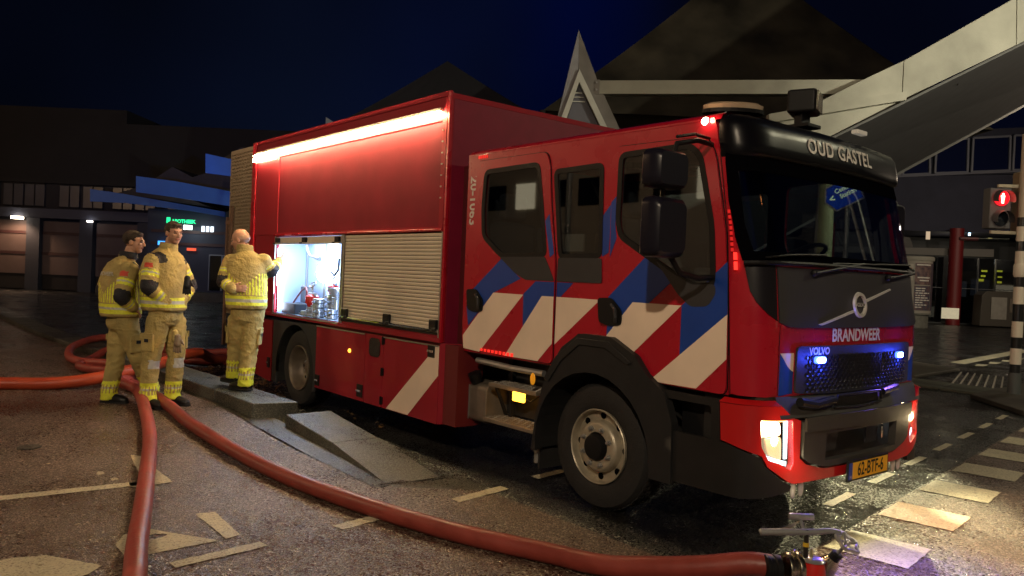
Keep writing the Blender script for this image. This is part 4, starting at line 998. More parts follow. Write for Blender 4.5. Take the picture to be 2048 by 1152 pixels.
def valve(x, y, z, s, label):
    t = thing('valve', (x, y, z), label, 'valve')
    mb = MB(); mb.lathe([(.05*s, 0), (.06*s, .02*s), (.078*s, .08*s), (.082*s, .12*s), (.06*s, .14*s), (.03*s, .15*s)], (x, y, z), n=18)
    for k in range(8): a = k*PI/4; mb.box(x+.076*s*math.cos(a)-.006, x+.076*s*math.cos(a)+.006, y+.076*s*math.sin(a)-.006, y+.076*s*math.sin(a)+.006, z+.04*s, z+.125*s)
    mb.build('valve_body', VRED, t, smooth=True)
    mb = MB(); mb.tube([(x, y, z+.14*s), (x, y, z+.26*s)], .012*s, n=8); mb.tube([(x-.09*s, y, z+.15*s), (x+.09*s, y, z+.15*s)], .02*s, n=8); mb.build('spindle', CAST, t)
    mb = MB(); R0 = .055*s; mb.tube([(x+R0*math.cos(a), y+R0*math.sin(a)*.5, z+.26*s+R0*math.sin(a)*.6) for a in np.linspace(0, 2*PI, 20)], .008*s, n=6, caps=False); mb.tube([(x-R0, y, z+.26*s), (x+R0, y, z+.26*s)], .006*s, n=6); mb.build('handwheel', STEEL, t)
valve(-4.70, .13, FZ+.11, 1.0, 'large red valve with handwheel on top of a coupling')
valve(-4.40, .24, FZ+.275, .75, 'small red valve on the rear stack of couplings')
mb = MB(); mb.tube([(-5.20, .12, 1.20), (-5.13, .14, 1.28), (-5.03, .15, 1.36), (-4.93, .15, 1.40), (-4.88, .14, 1.36), (-4.87, .14, 1.30)], .011, n=8)
tag(mb.build('red_tube', mat('dark red rubber', (.20, .03, .03), .4), smooth=True), 'dark red curved rubber tube rising from the tool case', 'tube')
mb = MB(); mb.tube([(-4.96, .15, 1.90), (-4.93, .16, 1.82), (-4.86, .16, 1.77), (-4.72, .15, 1.76), (-4.58, .14, 1.74)], [.012, .018, .016, .02, .028], n=8)
tag(mb.build('swivel_arm', STEEL, smooth=True), 'grey swivel arm hanging from the locker ceiling', 'lamp arm')
mb = MB(); mb.tube([(-4.10, .15, 1.75), (-4.10, .14, 1.62), (-4.17, .13, 1.56), (-4.26, .13, 1.60)], .012, n=8)
tag(mb.build('hose_hook', BLK, smooth=True), 'black curved hook on the right wall of the locker', 'hook')
mb = MB(); mb.lathe([(.05, 0), (.06, .02), (.045, .03), (.11, .12), (.11, .13), (.05, .05)], (-4.22, .2, FZ+.22), n=18); mb.tube([(-4.22, .2, FZ+.1), (-4.22, .2, FZ+.22)], .03, n=10)
tag(mb.build('strainer', CAST, smooth=True), 'aluminium funnel-shaped strainer beside the small red valve', 'strainer')

# ------------------------------------------------------------------ hoses
def catmull(P, k=8):
    P = [Vector(p) for p in P]; P = [P[0]*2-P[1]]+P+[P[-1]*2-P[-2]]; out = []
    for i in range(1, len(P)-2):
        for j in range(k):
            t = j/k; a, b, c, d = P[i-1:i+3]
            out.append(.5*((2*b)+(c-a)*t+(2*a-5*b+4*c-d)*t*t+(3*b-a-3*c+d)*t**3))
    out.append(P[-2]); return out
def hosemat(name, col, dirty):
    m = mat(name, col, .45, noise=.32, nscale=5, mix2=dirty, rvar=.14, spec=.4, bump=.12, bscale=55, detail=9); nt = m.node_tree
    return m
HM = [hosemat('brick red rubber hose', (.30, .050, .036), (.19, .032, .024)), hosemat('salmon red rubber hose', (.42, .075, .055), (.28, .05, .04)), hosemat('orange-lit red hose', (.48, .07, .022), (.36, .05, .02))]  # last tint paints orange light into the red rubber
def hose(path, r, m, label, ribs=0):
    P = catmull(path); n = 26
    P2 = MB(); P2.tube(P, r, n=n)
    V = [Vector(v) for v in P2.V]
    # fine ribs along the hose: alternate radius
    for i, p in enumerate(P):
        for k in range(n):
            v = V[i*n+k]; V[i*n+k] = p+(v-p)*(1+(.010 if k % 2 else -.010))
    o = link_mesh('fire_hose', V, P2.F, m, smooth='all'); tag(o, label, 'hose', 'red fire hoses on the ground'); return o
def ground(P, r=.06): return [(x, y, z) for x, y, z in P]
hose([(1.765, -.385, .235), (1.64, -.47, .235), (1.44, -.59, .18), (1.2, -.70, .125), (.93, -.80, .075), (.61, -.89, .061), (.0, -1.14, .061), (-.88, -1.35, .061), (-1.64, -1.46, .062), (-2.51, -1.50, .070), (-3.76, -1.52, .115), (-4.47, -1.49, .155), (-5.51, -1.43, .165), (-6.52, -1.44, .165), (-7.35, -1.40, .165), (-7.70, -1.58, .165), (-8.14, -1.62, .165), (-8.86, -1.32, .165), (-9.34, -.9, .26), (-9.40, -.36, .14), (-8.76, .25, .07), (-8.74, .7, .07), (-9.3, 1.6, .07)], .058, HM[0], 'long red hose curving across the path to the chrome valve in front')
hose([(.55, -3.10, .061), (-.23, -2.88, .061), (-.74, -2.74, .061), (-1.27, -2.58, .061), (-2.19, -2.31, .064), (-3.28, -2.0, .09), (-4.25, -1.78, .14), (-5.2, -1.62, .23), (-5.9, -1.62, .23), (-6.75, -1.30, .165), (-7.65, -1.30, .22), (-8.55, -1.52, .165), (-9.36, -1.53, .165), (-10.36, -1.26, .22), (-11.1, -.65, .27), (-10.92, .0, .12), (-10.18, .4, .07), (-10.2, 1.3, .07)], .058, HM[1], 'pale red hose running straight towards the viewer from the feet of the firefighters')
hose([(-6.85, -3.9, .17), (-6.80, -3.4, .17), (-6.65, -2.71, .17), (-6.46, -2.24, .17), (-6.34, -1.80, .22), (-6.42, -1.30, .31), (-6.80, -.90, .33), (-7.4, -.50, .34), (-8.03, -.04, .30), (-8.62, .46, .12), (-10.16, 1.73, .08), (-12, 2.4, .08)], .072, HM[2], 'thick red hose, coloured as lit orange, entering from the left edge and crossing the kerb')

# ------------------------------------------------------------------ standpipe in the foreground
sx, sy = 1.852, -.26
sp_ = thing('standpipe', (sx, sy, 0), 'chrome and red hydrant standpipe with T handle and handwheel in the front corner', 'standpipe')
PCR = mat('dull chrome', (.70, .68, .64), .28, metal=.75, noise=.2, nscale=20)
BRS = mat('worn chrome brass', (.62, .55, .42), .25, metal=1, noise=.3, nscale=20)
ax = (Vector((1.765, -.385, 0))-Vector((sx+.0, sy+.0, 0))).normalized()
mb = MB(); mb.lathe([(.05, 0), (.066, .01), (.066, .035), (.060, .04), (.060, .06), (.064, .065), (.064, .08), (.05, .085)], Vector((1.765, -.385, .235))-ax*.0, tuple(ax), n=24)
mb.build('hose_sleeve', BLK, sp_, smooth=True)
c0 = Vector((1.780, -.365, .237))
mb = MB(); mb.lathe([(.05, -.0), (.074, .0), (.078, .012), (.074, .024), (.066, .028), (.066, .045), (.076, .050), (.080, .062), (.076, .075), (.05, .08)], c0, tuple(-ax), n=28)
for k in range(3):
    a = k*2.09; u = Vector((0, 0, 1)); v = ax.cross(u); p = c0-ax*.04+(u*math.cos(a)+v*math.sin(a))*.078; mb.ball(p, .014, 8, 6)
mb.build('storz_coupling', BRS, sp_, smooth=True)
mb = MB(); mb.lathe([(.055, 0), (.055, .14), (.062, .145), (.062, .20), (.056, .23), (.052, .245)], (sx+.01, sy+.01, .03), n=24); mb.build('riser', VRED, sp_, smooth=True)
mb = MB(); mb.lathe([(.060, 0), (.050, .01), (.038, .016), (.0, .018)], (sx+.01, sy+.01, .276), n=24); mb.build('riser_cap', PCR, sp_, smooth=True)
mb = MB(); mb.lathe([(.075, 0), (.09, .01), (.09, .03), (.06, .035)], (sx+.01, sy+.01, .0), n=24); mb.build('foot', BRS, sp_, smooth=True)
px0 = Vector((sx-.015, sy-.02, 0))
mb = MB(); mb.tube([px0+Vector((0, 0, .05)), px0+Vector((0, 0, .43))], .0125, n=10); mb.build('spindle', mat('dark spindle', (.03, .027, .025), .4, metal=.5), sp_)
mb = MB(); mb.tube([px0+Vector((0, 0, .345)), px0+Vector((0, 0, .365))], .0145, n=10); mb.build('yellow_tape', mat('yellow tape', (.7, .45, .03), .5), sp_)
r2 = Vector((rgt.x, rgt.y, 0)).normalized()
h0 = px0+Vector((0, 0, .418)); mb = MB(); mb.tube([h0-r2*.235+Vector((0, 0, -.012)), h0-r2*.23+Vector((0, 0, -.01)), h0+r2*.02, h0+r2*.12+Vector((0, 0, .010)), h0+r2*.17+Vector((0, 0, .004))], [.012, .018, .016, .014, .012], n=12)
mb.build('t_handle', STEEL, sp_, smooth=True)
f2 = Vector((fwd.x, fwd.y, 0)).normalized()
p = px0+Vector((0, 0, .465))+f2*.10+r2*.02
mb = MB(); mb.tube([p-r2*.075, p+r2*.05], .016, n=10); mb.build('rear_grip', PCR, sp_, smooth=True)
mb = MB(); mb.tube([p-r2*.02, p-f2*.03-Vector((0, 0, .08))], .008, n=8); mb.build('rear_spindle', STEEL, sp_)
mb = MB(); a = p-r2*.03-Vector((0, 0, .015)); b = a-r2*.13-f2*.06-Vector((0, 0, .055)); mb.prism([a-f2*.02, a+r2*.03+f2*.02, b+r2*.05, b-r2*.03], (0, 0, -.006)); mb.build('lever_plate', BRS, sp_, bevel=.002)
# side outlet with handwheel
wc = Vector((sx, sy, 0))+r2*.165-f2*.04+Vector((0, 0, .385)); axw = (Vector((0, 0, 1))+r2*.42-f2*.55).normalized()
u = axw.cross(r2).normalized(); v = axw.cross(u)
mb = MB(); pts = []
for a in np.linspace(0, 2*PI, 61): rr = .056+.007*math.cos(5*a); pts.append(wc+(u*math.cos(a)+v*math.sin(a))*rr)
mb.tube(pts, .0095, n=8, caps=False)
for k in range(5):
    a = 2*PI*k/5; mb.tube([wc-axw*.006, wc+(u*math.cos(a)+v*math.sin(a))*.06], .0065, n=6)
mb.ball(wc, .017, 10, 6); mb.build('handwheel', PCR, sp_, smooth=True)
we = wc-axw*.10
mb = MB(); mb.tube([wc, we], .009, n=8); mb.build('valve_stem', STEEL, sp_)
mb = MB(); mb.lathe([(.028, -.02), (.028, .015), (.018, .02)], we, tuple(axw), n=16); mb.build('packing_nut', BLK, sp_)
mb = MB(); mb.lathe([(.05, -.14), (.055, -.10), (.048, -.06), (.034, -.03), (.030, -.018)], we, tuple(axw), n=20); mb.build('valve_bonnet', BRS, sp_, smooth=True)
mb = MB(); mb.tube([we-axw*.12, Vector((sx+.01, sy+.01, .24))], .04, n=14); mb.build('side_outlet', BRS, sp_, smooth=True)
q = px0+r2*.03+Vector((0, 0, .285)); mb = MB(); mb.tube([q, q+Vector((0, 0, .05))], [.010, .006], n=8); mb.build('bleed_screw', mat('brass', (.75, .68, .42), .3, metal=1), sp_)

# ------------------------------------------------------------------ traffic cone
cn = thing('traffic_cone', (-11.3, .45, 0), 'orange and white striped traffic cone behind the firefighters', 'cone')
zc = 0.0; rr = lambda z: .15-.115*z/.74
OR = mat('cone orange', (.75, .06, .02), .5); WH = mat('cone white', (.8, .8, .78), .5)
MB().box(-11.5, -11.1, .25, .65, 0, .03).build('base', OR, cn, bevel=.01)
for i, (z0, z1, m) in enumerate(((.03, .16, OR), (.16, .30, WH), (.30, .40, OR), (.40, .52, WH), (.52, .74, OR))):
    mb = MB(); mb.lathe([(rr(z0), z0), (rr(z1), z1)], (-11.3, .45, zc), n=20); mb.build('cone_band', m, cn, smooth=True)

# ------------------------------------------------------------------ people
from mathutils import noise as mn
TAN = mat('tan turnout fabric', (.54, .42, .15), .85, noise=.40, nscale=5, bump=.35, bscale=60, detail=8)
YEL = mat('lime yellow tape', (.85, .88, .06), .6, noise=.15, nscale=30, bump=.3, bscale=60); SIL = mat('silver tape', (.55, .55, .50), .45, noise=.15, nscale=30)
PAT = mat('black knee patch', (.015, .016, .022), .8, bump=.3, bscale=60); SKN = mat('skin', (.55, .30, .20), .5, noise=.12, nscale=14); 
HR1 = mat('dark hair', (.035, .022, .015), .6, bump=1, bscale=180); HR2 = mat('brown hair', (.07, .045, .03), .6, bump=1, bscale=180); HR3 = mat('short grey hair', (.38, .24, .17), .6)
LIPS = mat('lips', (.38, .13, .10), .5); EYE = mat('eye dark', (.02, .015, .012), .3); BADGE = mat('red badge', (.6, .06, .03), .6); BOOT = mat('boot leather', (.012, .012, .012), .38, noise=.3, nscale=12)
PALE = mat('pale back lettering', (.55, .52, .42), .6); STUB = mat('stubble skin', (.40, .22, .15), .55)

def remesh(mb, voxel, smooth_it=3, wr=0, wscale=7, seed=0, squash=None):
    me = bpy.data.meshes.new('tmp'); me.from_pydata([tuple(v) for v in mb.V], [], mb.F); me.update()
    bm = bmesh.new(); bm.from_mesh(me); bmesh.ops.recalc_face_normals(bm, faces=bm.faces); bm.to_mesh(me); bm.free()
    o = bpy.data.objects.new('tmp', me); COL.objects.link(o)
    r = o.modifiers.new('r', 'REMESH'); r.mode = 'VOXEL'; r.voxel_size = voxel; r.adaptivity = 0
    if smooth_it:
        s = o.modifiers.new('s', 'SMOOTH'); s.iterations = smooth_it; s.factor = .5
    dg = bpy.context.evaluated_depsgraph_get(); m2 = bpy.data.meshes.new_from_object(o.evaluated_get(dg))
    n = len(m2.vertices); co = np.empty(n*3); m2.vertices.foreach_get('co', co); co = co.reshape(-1, 3)
    no = np.empty(n*3); m2.vertices.foreach_get('normal', no) if hasattr(m2.vertices[0], 'normal') else None; no = no.reshape(-1, 3)
    F = [tuple(p.vertices) for p in m2.polygons]
    bpy.data.objects.remove(o); bpy.data.meshes.remove(me); bpy.data.meshes.remove(m2)
    if wr:
        for i in range(n):
            p = co[i]; d = mn.noise(Vector((p[0]*wscale+seed, p[1]*wscale, p[2]*wscale*1.7)))+.6*mn.noise(Vector((p[0]*wscale*2.6, p[1]*wscale*2.6+seed, p[2]*wscale*4.4)))
            d = 1-abs(d)*2.2 if d < 0 else d
            co[i] = p+no[i]*d*wr
    return co, F

def ellip_loft(mb, secs, n=24):
    """secs: list of (centre, ux, uy) half-axis vectors; closed ends."""
    V = []; m = len(secs)
    for c, a, b in secs:
        for k in range(n):
            t = 2*PI*k/n; ct, st_ = math.cos(t), math.sin(t)
            ct = math.copysign(abs(ct)**.85, ct); st_ = math.copysign(abs(st_)**.85, st_)
            V.append(Vector(c)+Vector(a)*ct+Vector(b)*st_)
    F = [(i*n+k, i*n+(k+1) % n, (i+1)*n+(k+1) % n, (i+1)*n+k) for i in range(m-1) for k in range(n)]+[tuple(range(n-1, -1, -1)), tuple((m-1)*n+k for k in range(n))]
    mb.add(V, F)
def limb(mb, pts, rs, n=16):
    for i in range(len(pts)-1):
        mb.tube([pts[i], pts[i+1]], [rs[i], rs[i+1]], n=n)
    for p, r in zip(pts, rs): mb.ball(p, r*1.0, 14, 8)

def person(name, label, D, J, face, look, hair, opt):
    """J: joints as (r, d, z) in the view-aligned frame at depth D; face, look: horizontal directions (r, d)."""
    base = Vector((CAM.x, CAM.y, 0))+Vector((fwd.x, fwd.y, 0)).normalized()*D
    rv = Vector((rgt.x, rgt.y, 0)).normalized(); fv = Vector((fwd.x, fwd.y, 0)).normalized()
    W = lambda q: base+rv*q[0]+fv*q[1]+Vector((0, 0, q[2]))
    J = {k: W(v) for k, v in J.items()}
    fd = (rv*face[0]+fv*face[1]).normalized(); sd = Vector((0, 0, 1)).cross(fd)*-1   # sd points to the person's right
    Z = Vector((0, 0, 1))
    gz0 = opt['ground']
    P = thing(name, (J['pelvis'].x, J['pelvis'].y, gz0), label, 'person')
    hw = opt.get('hw', .2)
    # ---------- jacket
    mb = MB(); hem = J['hem']; ch = J['chest']; sh = J['shc']; nk = J['neck']
    dep = opt.get('dep', .15); wid = opt.get('wid', .225)
    mid = hem.lerp(ch, .5)
    secs = [(hem, sd*wid*.98, fd*dep*1.08), (hem+Z*.03, sd*wid*1.02, fd*dep*1.12), (mid, sd*wid*1.03, fd*dep*1.13), (ch, sd*wid*1.06, fd*dep*1.08), (ch.lerp(sh, .6), sd*wid*1.02, fd*dep*.98), (sh, sd*wid*.82, fd*dep*.80), (sh+Z*.045, sd*wid*.48, fd*dep*.6), (nk, sd*.082, fd*.088), (nk+Z*.035, sd*.078, fd*.082)]
    ellip_loft(mb, secs)
    arms = []
    for s in 'RL':
        if 'sh'+s not in J: continue
        a, e, h = J['sh'+s], J['el'+s], J['wr'+s]
        limb(mb, [a, a.lerp(e, .5), e, e.lerp(h, .55), h], [.092, .084, .074, .066, .056]); arms.append((a, e, h, s))
    co, F = remesh(mb, .0115, 4, .0080, 4.6, seed=opt.get('seed', 0))
    mats = [TAN, YEL, SIL, PAT, BADGE]
    mi = []
    zh = hem.z
    ctr = np.array([co[list(f)].mean(0) for f in F])
    def seg(p, a, b):
        ab = b-a; t = max(0, min(1, (p-a).dot(ab)/ab.length_squared)); return (p-(a+ab*t)).length, t
    for c in ctr:
        p = Vector(c); best = None
        for a, e, h, s in arms:
            for (q0, q1, kind, r) in ((a, e, 'up', .088), (e, h, 'lo', .065)):
                d, t = seg(p, q0, q1)
                if best is None or d-r < best[0]: best = (d-r, t, kind, a, e, h, s)
        axis = hem.lerp(sh, min(1, max(0, (p.z-hem.z)/(sh.z-hem.z)))); loc = p-axis; x = loc.dot(sd)/wid; y = loc.dot(fd)/dep
        tor = math.hypot(x, y)-1.08 if p.z < sh.z+.03 else .5
        tor *= wid*.6
        k = 0
        if best[0] < tor and best[0] < .03:
            d, t, kind, a, e, h, s = best
            if kind == 'up':
                if .40 < t < .47 or .56 < t < .63: k = 1
                elif .47 <= t <= .56: k = 2 if t < .53 else 1
                if t > .80: k = 3 if opt.get('patch', True) else 0
                if t < .34 and t > .16 and opt.get('badge') == s and (p-a.lerp(e, t)).dot(-fv) > .05 and abs((p-a.lerp(e, t)).dot(rv)) < .045: k = 4
            else:
                if t < .22: k = 3
                elif .45 < t < .57 or .66 < t < .76: k = 1
                elif .57 <= t <= .66: k = 2
        else:
            z = p.z-zh
            if .035 < z < .075 or .105 < z < .14: k = 1
            elif .075 <= z <= .105: k = 2
            elif .15 < z < .40 and opt.get('bars', True):
                an_ = math.atan2(loc.dot(sd), -loc.dot(fd))   # 0 at the middle of the back
                lim = .40-.16*max(0, 1-abs(an_)/.9)
                if abs(an_) < 2.0 and z < lim:
                    q = (an_/.17) % 1
                    if q < .5: k = 1
            elif z > .50 and p.z < sh.z+.06 and abs(x) > .60 and best[0] < .06 and opt.get('dark_shoulder', True) and loc.dot(fd) > -.02: k = 3
        mi.append(k)
    jk = link_mesh('jacket', co, F, mats, P, smooth='all', mi=mi)
    # collar
    mb = MB(); mb.lathe([(.086, -.02), (.094, .02), (.088, .055), (.076, .055), (.07, .0)], nk+Z*.0, tuple(Z+fd*.12), n=24, closed=True); mb.build('collar', TAN if opt.get('collar') else PAT, jk, smooth=True)
    if opt.get('backtext'):
        c0 = ch+Z*.08
        from mathutils.bvhtree import BVHTree
        bv = BVHTree.FromPolygons([Vector(v) for v in co], F)
        def onback(a, b, d):
            p = c0+sd*a+Z*b-fd*.6; h = bv.ray_cast(p, fd)
            return (h[0]-fd*.008) if h[0] is not None else p+fd*.4
        text_sheet('BRANDWEER', onback, .055, PALE, 'back_lettering', jk, bold=.0018)
    # ---------- trousers
    mb = MB()
    pel = J['pelvis']
    ellip_loft(mb, [(pel+Z*.14, sd*.165, fd*.125), (pel+Z*.04, sd*.18, fd*.14), (pel-Z*.05, sd*.175, fd*.14), (pel-Z*.10, sd*.12, fd*.11)])
    legs = []
    for s in 'RL':
        a, k_, an_ = J['hp'+s], J['kn'+s], J['an'+s]
        limb(mb, [a, a.lerp(k_, .5), k_, k_.lerp(an_, .5), an_+Z*.02], [.112, .102, .088, .084, .080]); legs.append((a, k_, an_))
        mb.tube([an_+Z*.04, an_-Z*.045+fd*.01], [.080, .086], n=16)
    co, F = remesh(mb, .0115, 4, .0100, 4.6, seed=opt.get('seed', 0)+9)
    ctr = np.array([co[list(f)].mean(0) for f in F]); mi = []
    for c in ctr:
        p = Vector(c); bb = min(((seg(p, a, k_)+('t', a, k_, an_)) if 0 else (seg(p, a, k_)[0], seg(p, a, k_)[1], 't', a, k_, an_)) for a, k_, an_ in legs) if 0 else None
        best = None
        for a, k_, an_ in legs:
            for q0, q1, kd in ((a, k_, 't'), (k_, an_, 's')):
                d, t = seg(p, q0, q1)
                if best is None or d < best[0]: best = (d, t, kd, a, k_, an_, q0, q1)
        d, t, kd, a, k_, an_, q0, q1 = best; k = 0
        loc = p-(q0+(q1-q0)*t); ang = math.atan2(loc.dot(sd), loc.dot(fd))
        if kd == 's':
            h = p.z-an_.z
            if -.05 < h < .155:
                k = 1 if (ang/.42) % 1 < .55 else (0 if h > .02 else 1)
                if .0 < h < .025 or .12 < h < .15: k = 1
                if .07 < h < .09: k = 2 if k else 0
            elif h > .30 and loc.dot(fd) > .045: k = 2 if opt.get('greyknee') else 0
        mi.append(k)
    tr = link_mesh('trousers', co, F, mats, P, smooth='all', mi=mi)
    for s, a, k_ in (('R', J['hpR'], J['knR']), ('L', J['hpL'], J['knL'])):   # cargo pockets with flaps
        c = a.lerp(k_, .52); sg = 1 if s == 'R' else -1; o_ = c+sd*sg*.092
        R = Matrix((fd, sd*sg, Z)).transposed()
        mb = MB(); mb.box(-.075, .075, -.018, .018, -.10, .085)
        mb.V = [tuple(R @ Vector(v)+o_) for v in mb.V]; pk = mb.build('pocket', TAN, tr, bevel=.014)
        mb = MB(); mb.box(-.082, .082, .016, .026, .03, .095); mb.V = [tuple(R @ Vector(v)+o_) for v in mb.V]; mb.build('pocket_flap', TAN, tr, bevel=.004)
        mb = MB(); mb.box(-.02, .03, .0265, .029, .0, .035); mb.V = [tuple(R @ Vector(v)+o_) for v in mb.V]; mb.build('pocket_tab', PAT, tr)
    # ---------- boots
    for s in 'RL':
        an_ = J['an'+s]; td = (J['toe'+s]-an_); td.z = 0; td.normalize(); gl = opt.get('lift'+s, 0)+gz0; sdd = Z.cross(td)
        mb = MB(); h = Vector((an_.x, an_.y, gl))
        ellip_loft(mb, [(h-td*.075+Z*.05, sdd*.03, Z*.05), (h-td*.06+Z*.055, sdd*.042, Z*.055), (h+td*.03+Z*.06, sdd*.047, Z*.06), (h+td*.10+Z*.05, sdd*.052, Z*.048), (h+td*.16+Z*.042, sdd*.050, Z*.040), (h+td*.205+Z*.035, sdd*.035, Z*.030), (h+td*.218+Z*.033, sdd*.018, Z*.018)])
        mb.tube([h+Z*.05, h+Z*.2], [.056, .062], n=16)
        co, F = remesh(mb, .009, 2)
        bt = link_mesh('boot', co, F, BOOT, P, smooth='all')
        mb = MB(); out = [h+td*x+sdd*y for x, y in ((-.085, -.03), (-.06, -.045), (.02, -.045), (.10, -.055), (.17, -.052), (.215, -.03), (.226, 0), (.215, .03), (.17, .052), (.10, .055), (.02, .045), (-.06, .045), (-.085, .03))]
        mb.prism([p+Z*.002 for p in out], (0, 0, .022)); mb.build('sole', RUB, bt)
    # ---------- body: head, neck, trunk, arms, hands (continuous)
    mb = MB(); hc = J['head']; ld = (rv*look[0]+fv*look[1]).normalized(); ls = Z.cross(ld)*-1; tilt = opt.get('tilt', 0)
    up = (Z*math.cos(tilt)+ld*math.sin(tilt)).normalized(); ff = (ld*math.cos(tilt)-Z*math.sin(tilt)).normalized()
    HP = lambda x, y, z: hc+ls*x+ff*y+up*z      # x right, y forward, z up
    RH = Matrix((ls, ff, up)).transposed()
    mb.ball(HP(0, -.012, .03), (.076, .097, .088), 24, 16, RH)          # cranium
    mb.ball(HP(0, .028, -.025), (.063, .066, .085), 22, 14, RH)         # face
    mb.ball(HP(0, .052, -.085), (.036, .036, .030), 16, 10, RH)         # chin
    mb.ball(HP(0, .0, -.062), (.060, .065, .050), 16, 10, RH)           # jaw
    mb.ball(HP(0, .083, .022), (.048, .014, .012), 14, 8, RH)           # brow
    mb.tube([HP(0, .088, .012), HP(0, .108, -.022)], [.009, .013], n=10); mb.ball(HP(0, .106, -.025), .0145, 10, 8); mb.ball(HP(.011, .096, -.029), .010, 8, 6); mb.ball(HP(-.011, .096, -.029), .010, 8, 6)
    mb.ball(HP(0, .088, -.056), (.024, .010, .009), 12, 8, RH)          # lips
    mb.ball(HP(.036, .066, -.015), (.022, .018, .018), 12, 8, RH); mb.ball(HP(-.036, .066, -.015), (.022, .018, .018), 12, 8, RH)   # cheeks
    for sx_ in (-1, 1): mb.ball(HP(sx_*.076, -.008, -.008), (.009, .020, .032), 12, 8, RH)
    mb.tube([HP(0, -.02, -.06), nk-Z*.05], [.058, .066], n=18)
    ellip_loft(mb, [(nk-Z*.03, sd*.07, fd*.07), (sh, sd*wid*.6, fd*dep*.6), (ch, sd*wid*.8, fd*dep*.75), (hem+Z*.05, sd*wid*.7, fd*dep*.75), (pel, sd*.14, fd*.10)])
    for a, e, h, s in arms: limb(mb, [sh.lerp(a, .8), e, h], [.06, .05, .035])
    for a, k_, an_ in legs: limb(mb, [a, k_, an_], [.08, .06, .045])
    for s in 'RL':
        hd_ = opt.get('hand'+s)
        a = J['wr'+s]; e = J['el'+s]
        if hd_: pd, pn, curl = (rv*hd_[0][0]+fv*hd_[0][1]+Z*hd_[0][2]).normalized(), (rv*hd_[1][0]+fv*hd_[1][1]+Z*hd_[1][2]).normalized(), hd_[2]
        else: pd = (a-e).normalized(); pn = fd.copy(); curl = .5
        pn = (pn-pd*pn.dot(pd)).normalized(); pw = pd.cross(pn)
        if hd_ and len(hd_) > 3: pw = -pw
        RPm = Matrix((pw, pd, pn)).transposed()
        mb.ball(a+pd*.055, (.042, .056, .017), 16, 10, RPm); limb(mb, [a-pd*.03, a+pd*.03], [.034, .032], 12)
        for i, (off, L) in enumerate(((-.031, .070), (-.011, .080), (.010, .076), (.030, .060))):
            p0 = a+pd*.085+pw*off; q = p0; dr = pd.copy(); pts = [a+pd*.06+pw*off*.8, p0]; rs = [.0105, .0102]
            for j, l in enumerate((.45, .32, .25)):
                ang = curl*(.25+.35*j); dr = (pd*math.cos(ang*(j+1)*.7)-pn*math.sin(ang*(j+1)*.7)+pw*off*2.2).normalized(); q = q+dr*L*l; pts.append(q); rs.append(.0098-.0010*j)
            limb(mb, pts, rs, 8)
        tp = a+pd*.03-pw*.032; limb(mb, [tp, tp+(pd*.7-pw*.8).normalized()*.034, tp+(pd*.9-pw*.55-pn*.2).normalized()*.062], [.014, .0115, .0095], 8)
    co, F = remesh(mb, .0058, 2)
    ctr = np.array([co[list(f)].mean(0) for f in F]); rel = ctr-np.array(hc)
    X = rel@np.array(ls); Y = rel@np.array(ff); ZZ = rel@np.array(up)
    mi = np.zeros(len(F), int)
    lips = (abs(X) < .022) & (Y > .085) & (abs(ZZ+.056) < .0065); mi[lips] = 1
    eyes = (abs(abs(X)-.030) < .012) & (Y > .068) & (abs(ZZ-.006) < .0045); mi[eyes] = 2
    brows = (abs(abs(X)-.030) < .020) & (Y > .072) & (abs(ZZ-.026) < .004); mi[brows] = 3
    if opt.get('stubble'): mi[(Y > .0) & (ZZ < -.045) & (ZZ > -.12) & (mi == 0) & (abs(X) < .08)] = 4
    link_mesh('body', co, F, [SKN, LIPS, EYE, hair, STUB], P, smooth='all', mi=[int(i) for i in mi])
    # hair
    if opt.get('hair', 'short') == 'short':
        mb = MB(); mb.ball(HP(0, -.020, .040), (.081, .100, .088), 26, 18, RH)
        mb.ball(HP(0, .045, .088), (.055, .036, .026), 16, 10, RH)
        co, F = remesh(mb, .007, 1, .004, 40, 3)
        cut = []
        for f in F:
            c = co[list(f)].mean(0)-np.array(hc); x, y, z = c@np.array(ls), c@np.array(ff), c@np.array(up)
            if z > .052-max(0, -y-.0)*1.15-(.045 if abs(x) > .055 and y < .035 else 0) or (y < -.045 and z > -.055): cut.append(f)
        link_mesh('hair', co, cut, hair, P, smooth='all')
    else:
        mb = MB(); mb.ball(HP(0, -.022, .006), (.080, .096, .060), 26, 18, RH)
        co, F = remesh(mb, .007, 1, .001, 40, 3)
        cut = [f for f in F if (lambda c: (c@np.array(ff)) < -.01 and -.05 < (c@np.array(up)) < .045)(co[list(f)].mean(0)-np.array(hc))]
        link_mesh('hair', co, cut, hair, P, smooth='all')
    return P

person('person', 'firefighter seen from behind with BRANDWEER on his back, dark hair, hands in pockets', 8.364,
 dict(pelvis=(-4.15, 0, .98), hem=(-4.175, 0, 1.03), chest=(-4.205, .02, 1.40), shc=(-4.165, 0, 1.585), neck=(-4.115, -.0, 1.665), head=(-4.055, 0, 1.828),
  shR=(-4.03, -.14, 1.53), elR=(-4.045, -.26, 1.25), wrR=(-3.99, -.12, 1.14), shL=(-4.325, .12, 1.53), elL=(-4.46, .16, 1.29), wrL=(-4.35, .20, 1.10),
  hpR=(-4.07, -.06, .93), knR=(-3.98, .02, .59), anR=(-3.945, .28, .22), toeR=(-3.80, .34, .12), hpL=(-4.20, .06, .93), knL=(-4.215, .02, .56), anL=(-4.26, -.02, .19), toeL=(-4.0, -.05, .11)),
 (.62, .78), (.98, .12), HR1, dict(ground=.1, backtext=True, wid=.225, dep=.165, seed=1, badge='R', liftR=.0, hair='short', tilt=.05, stubble=False))
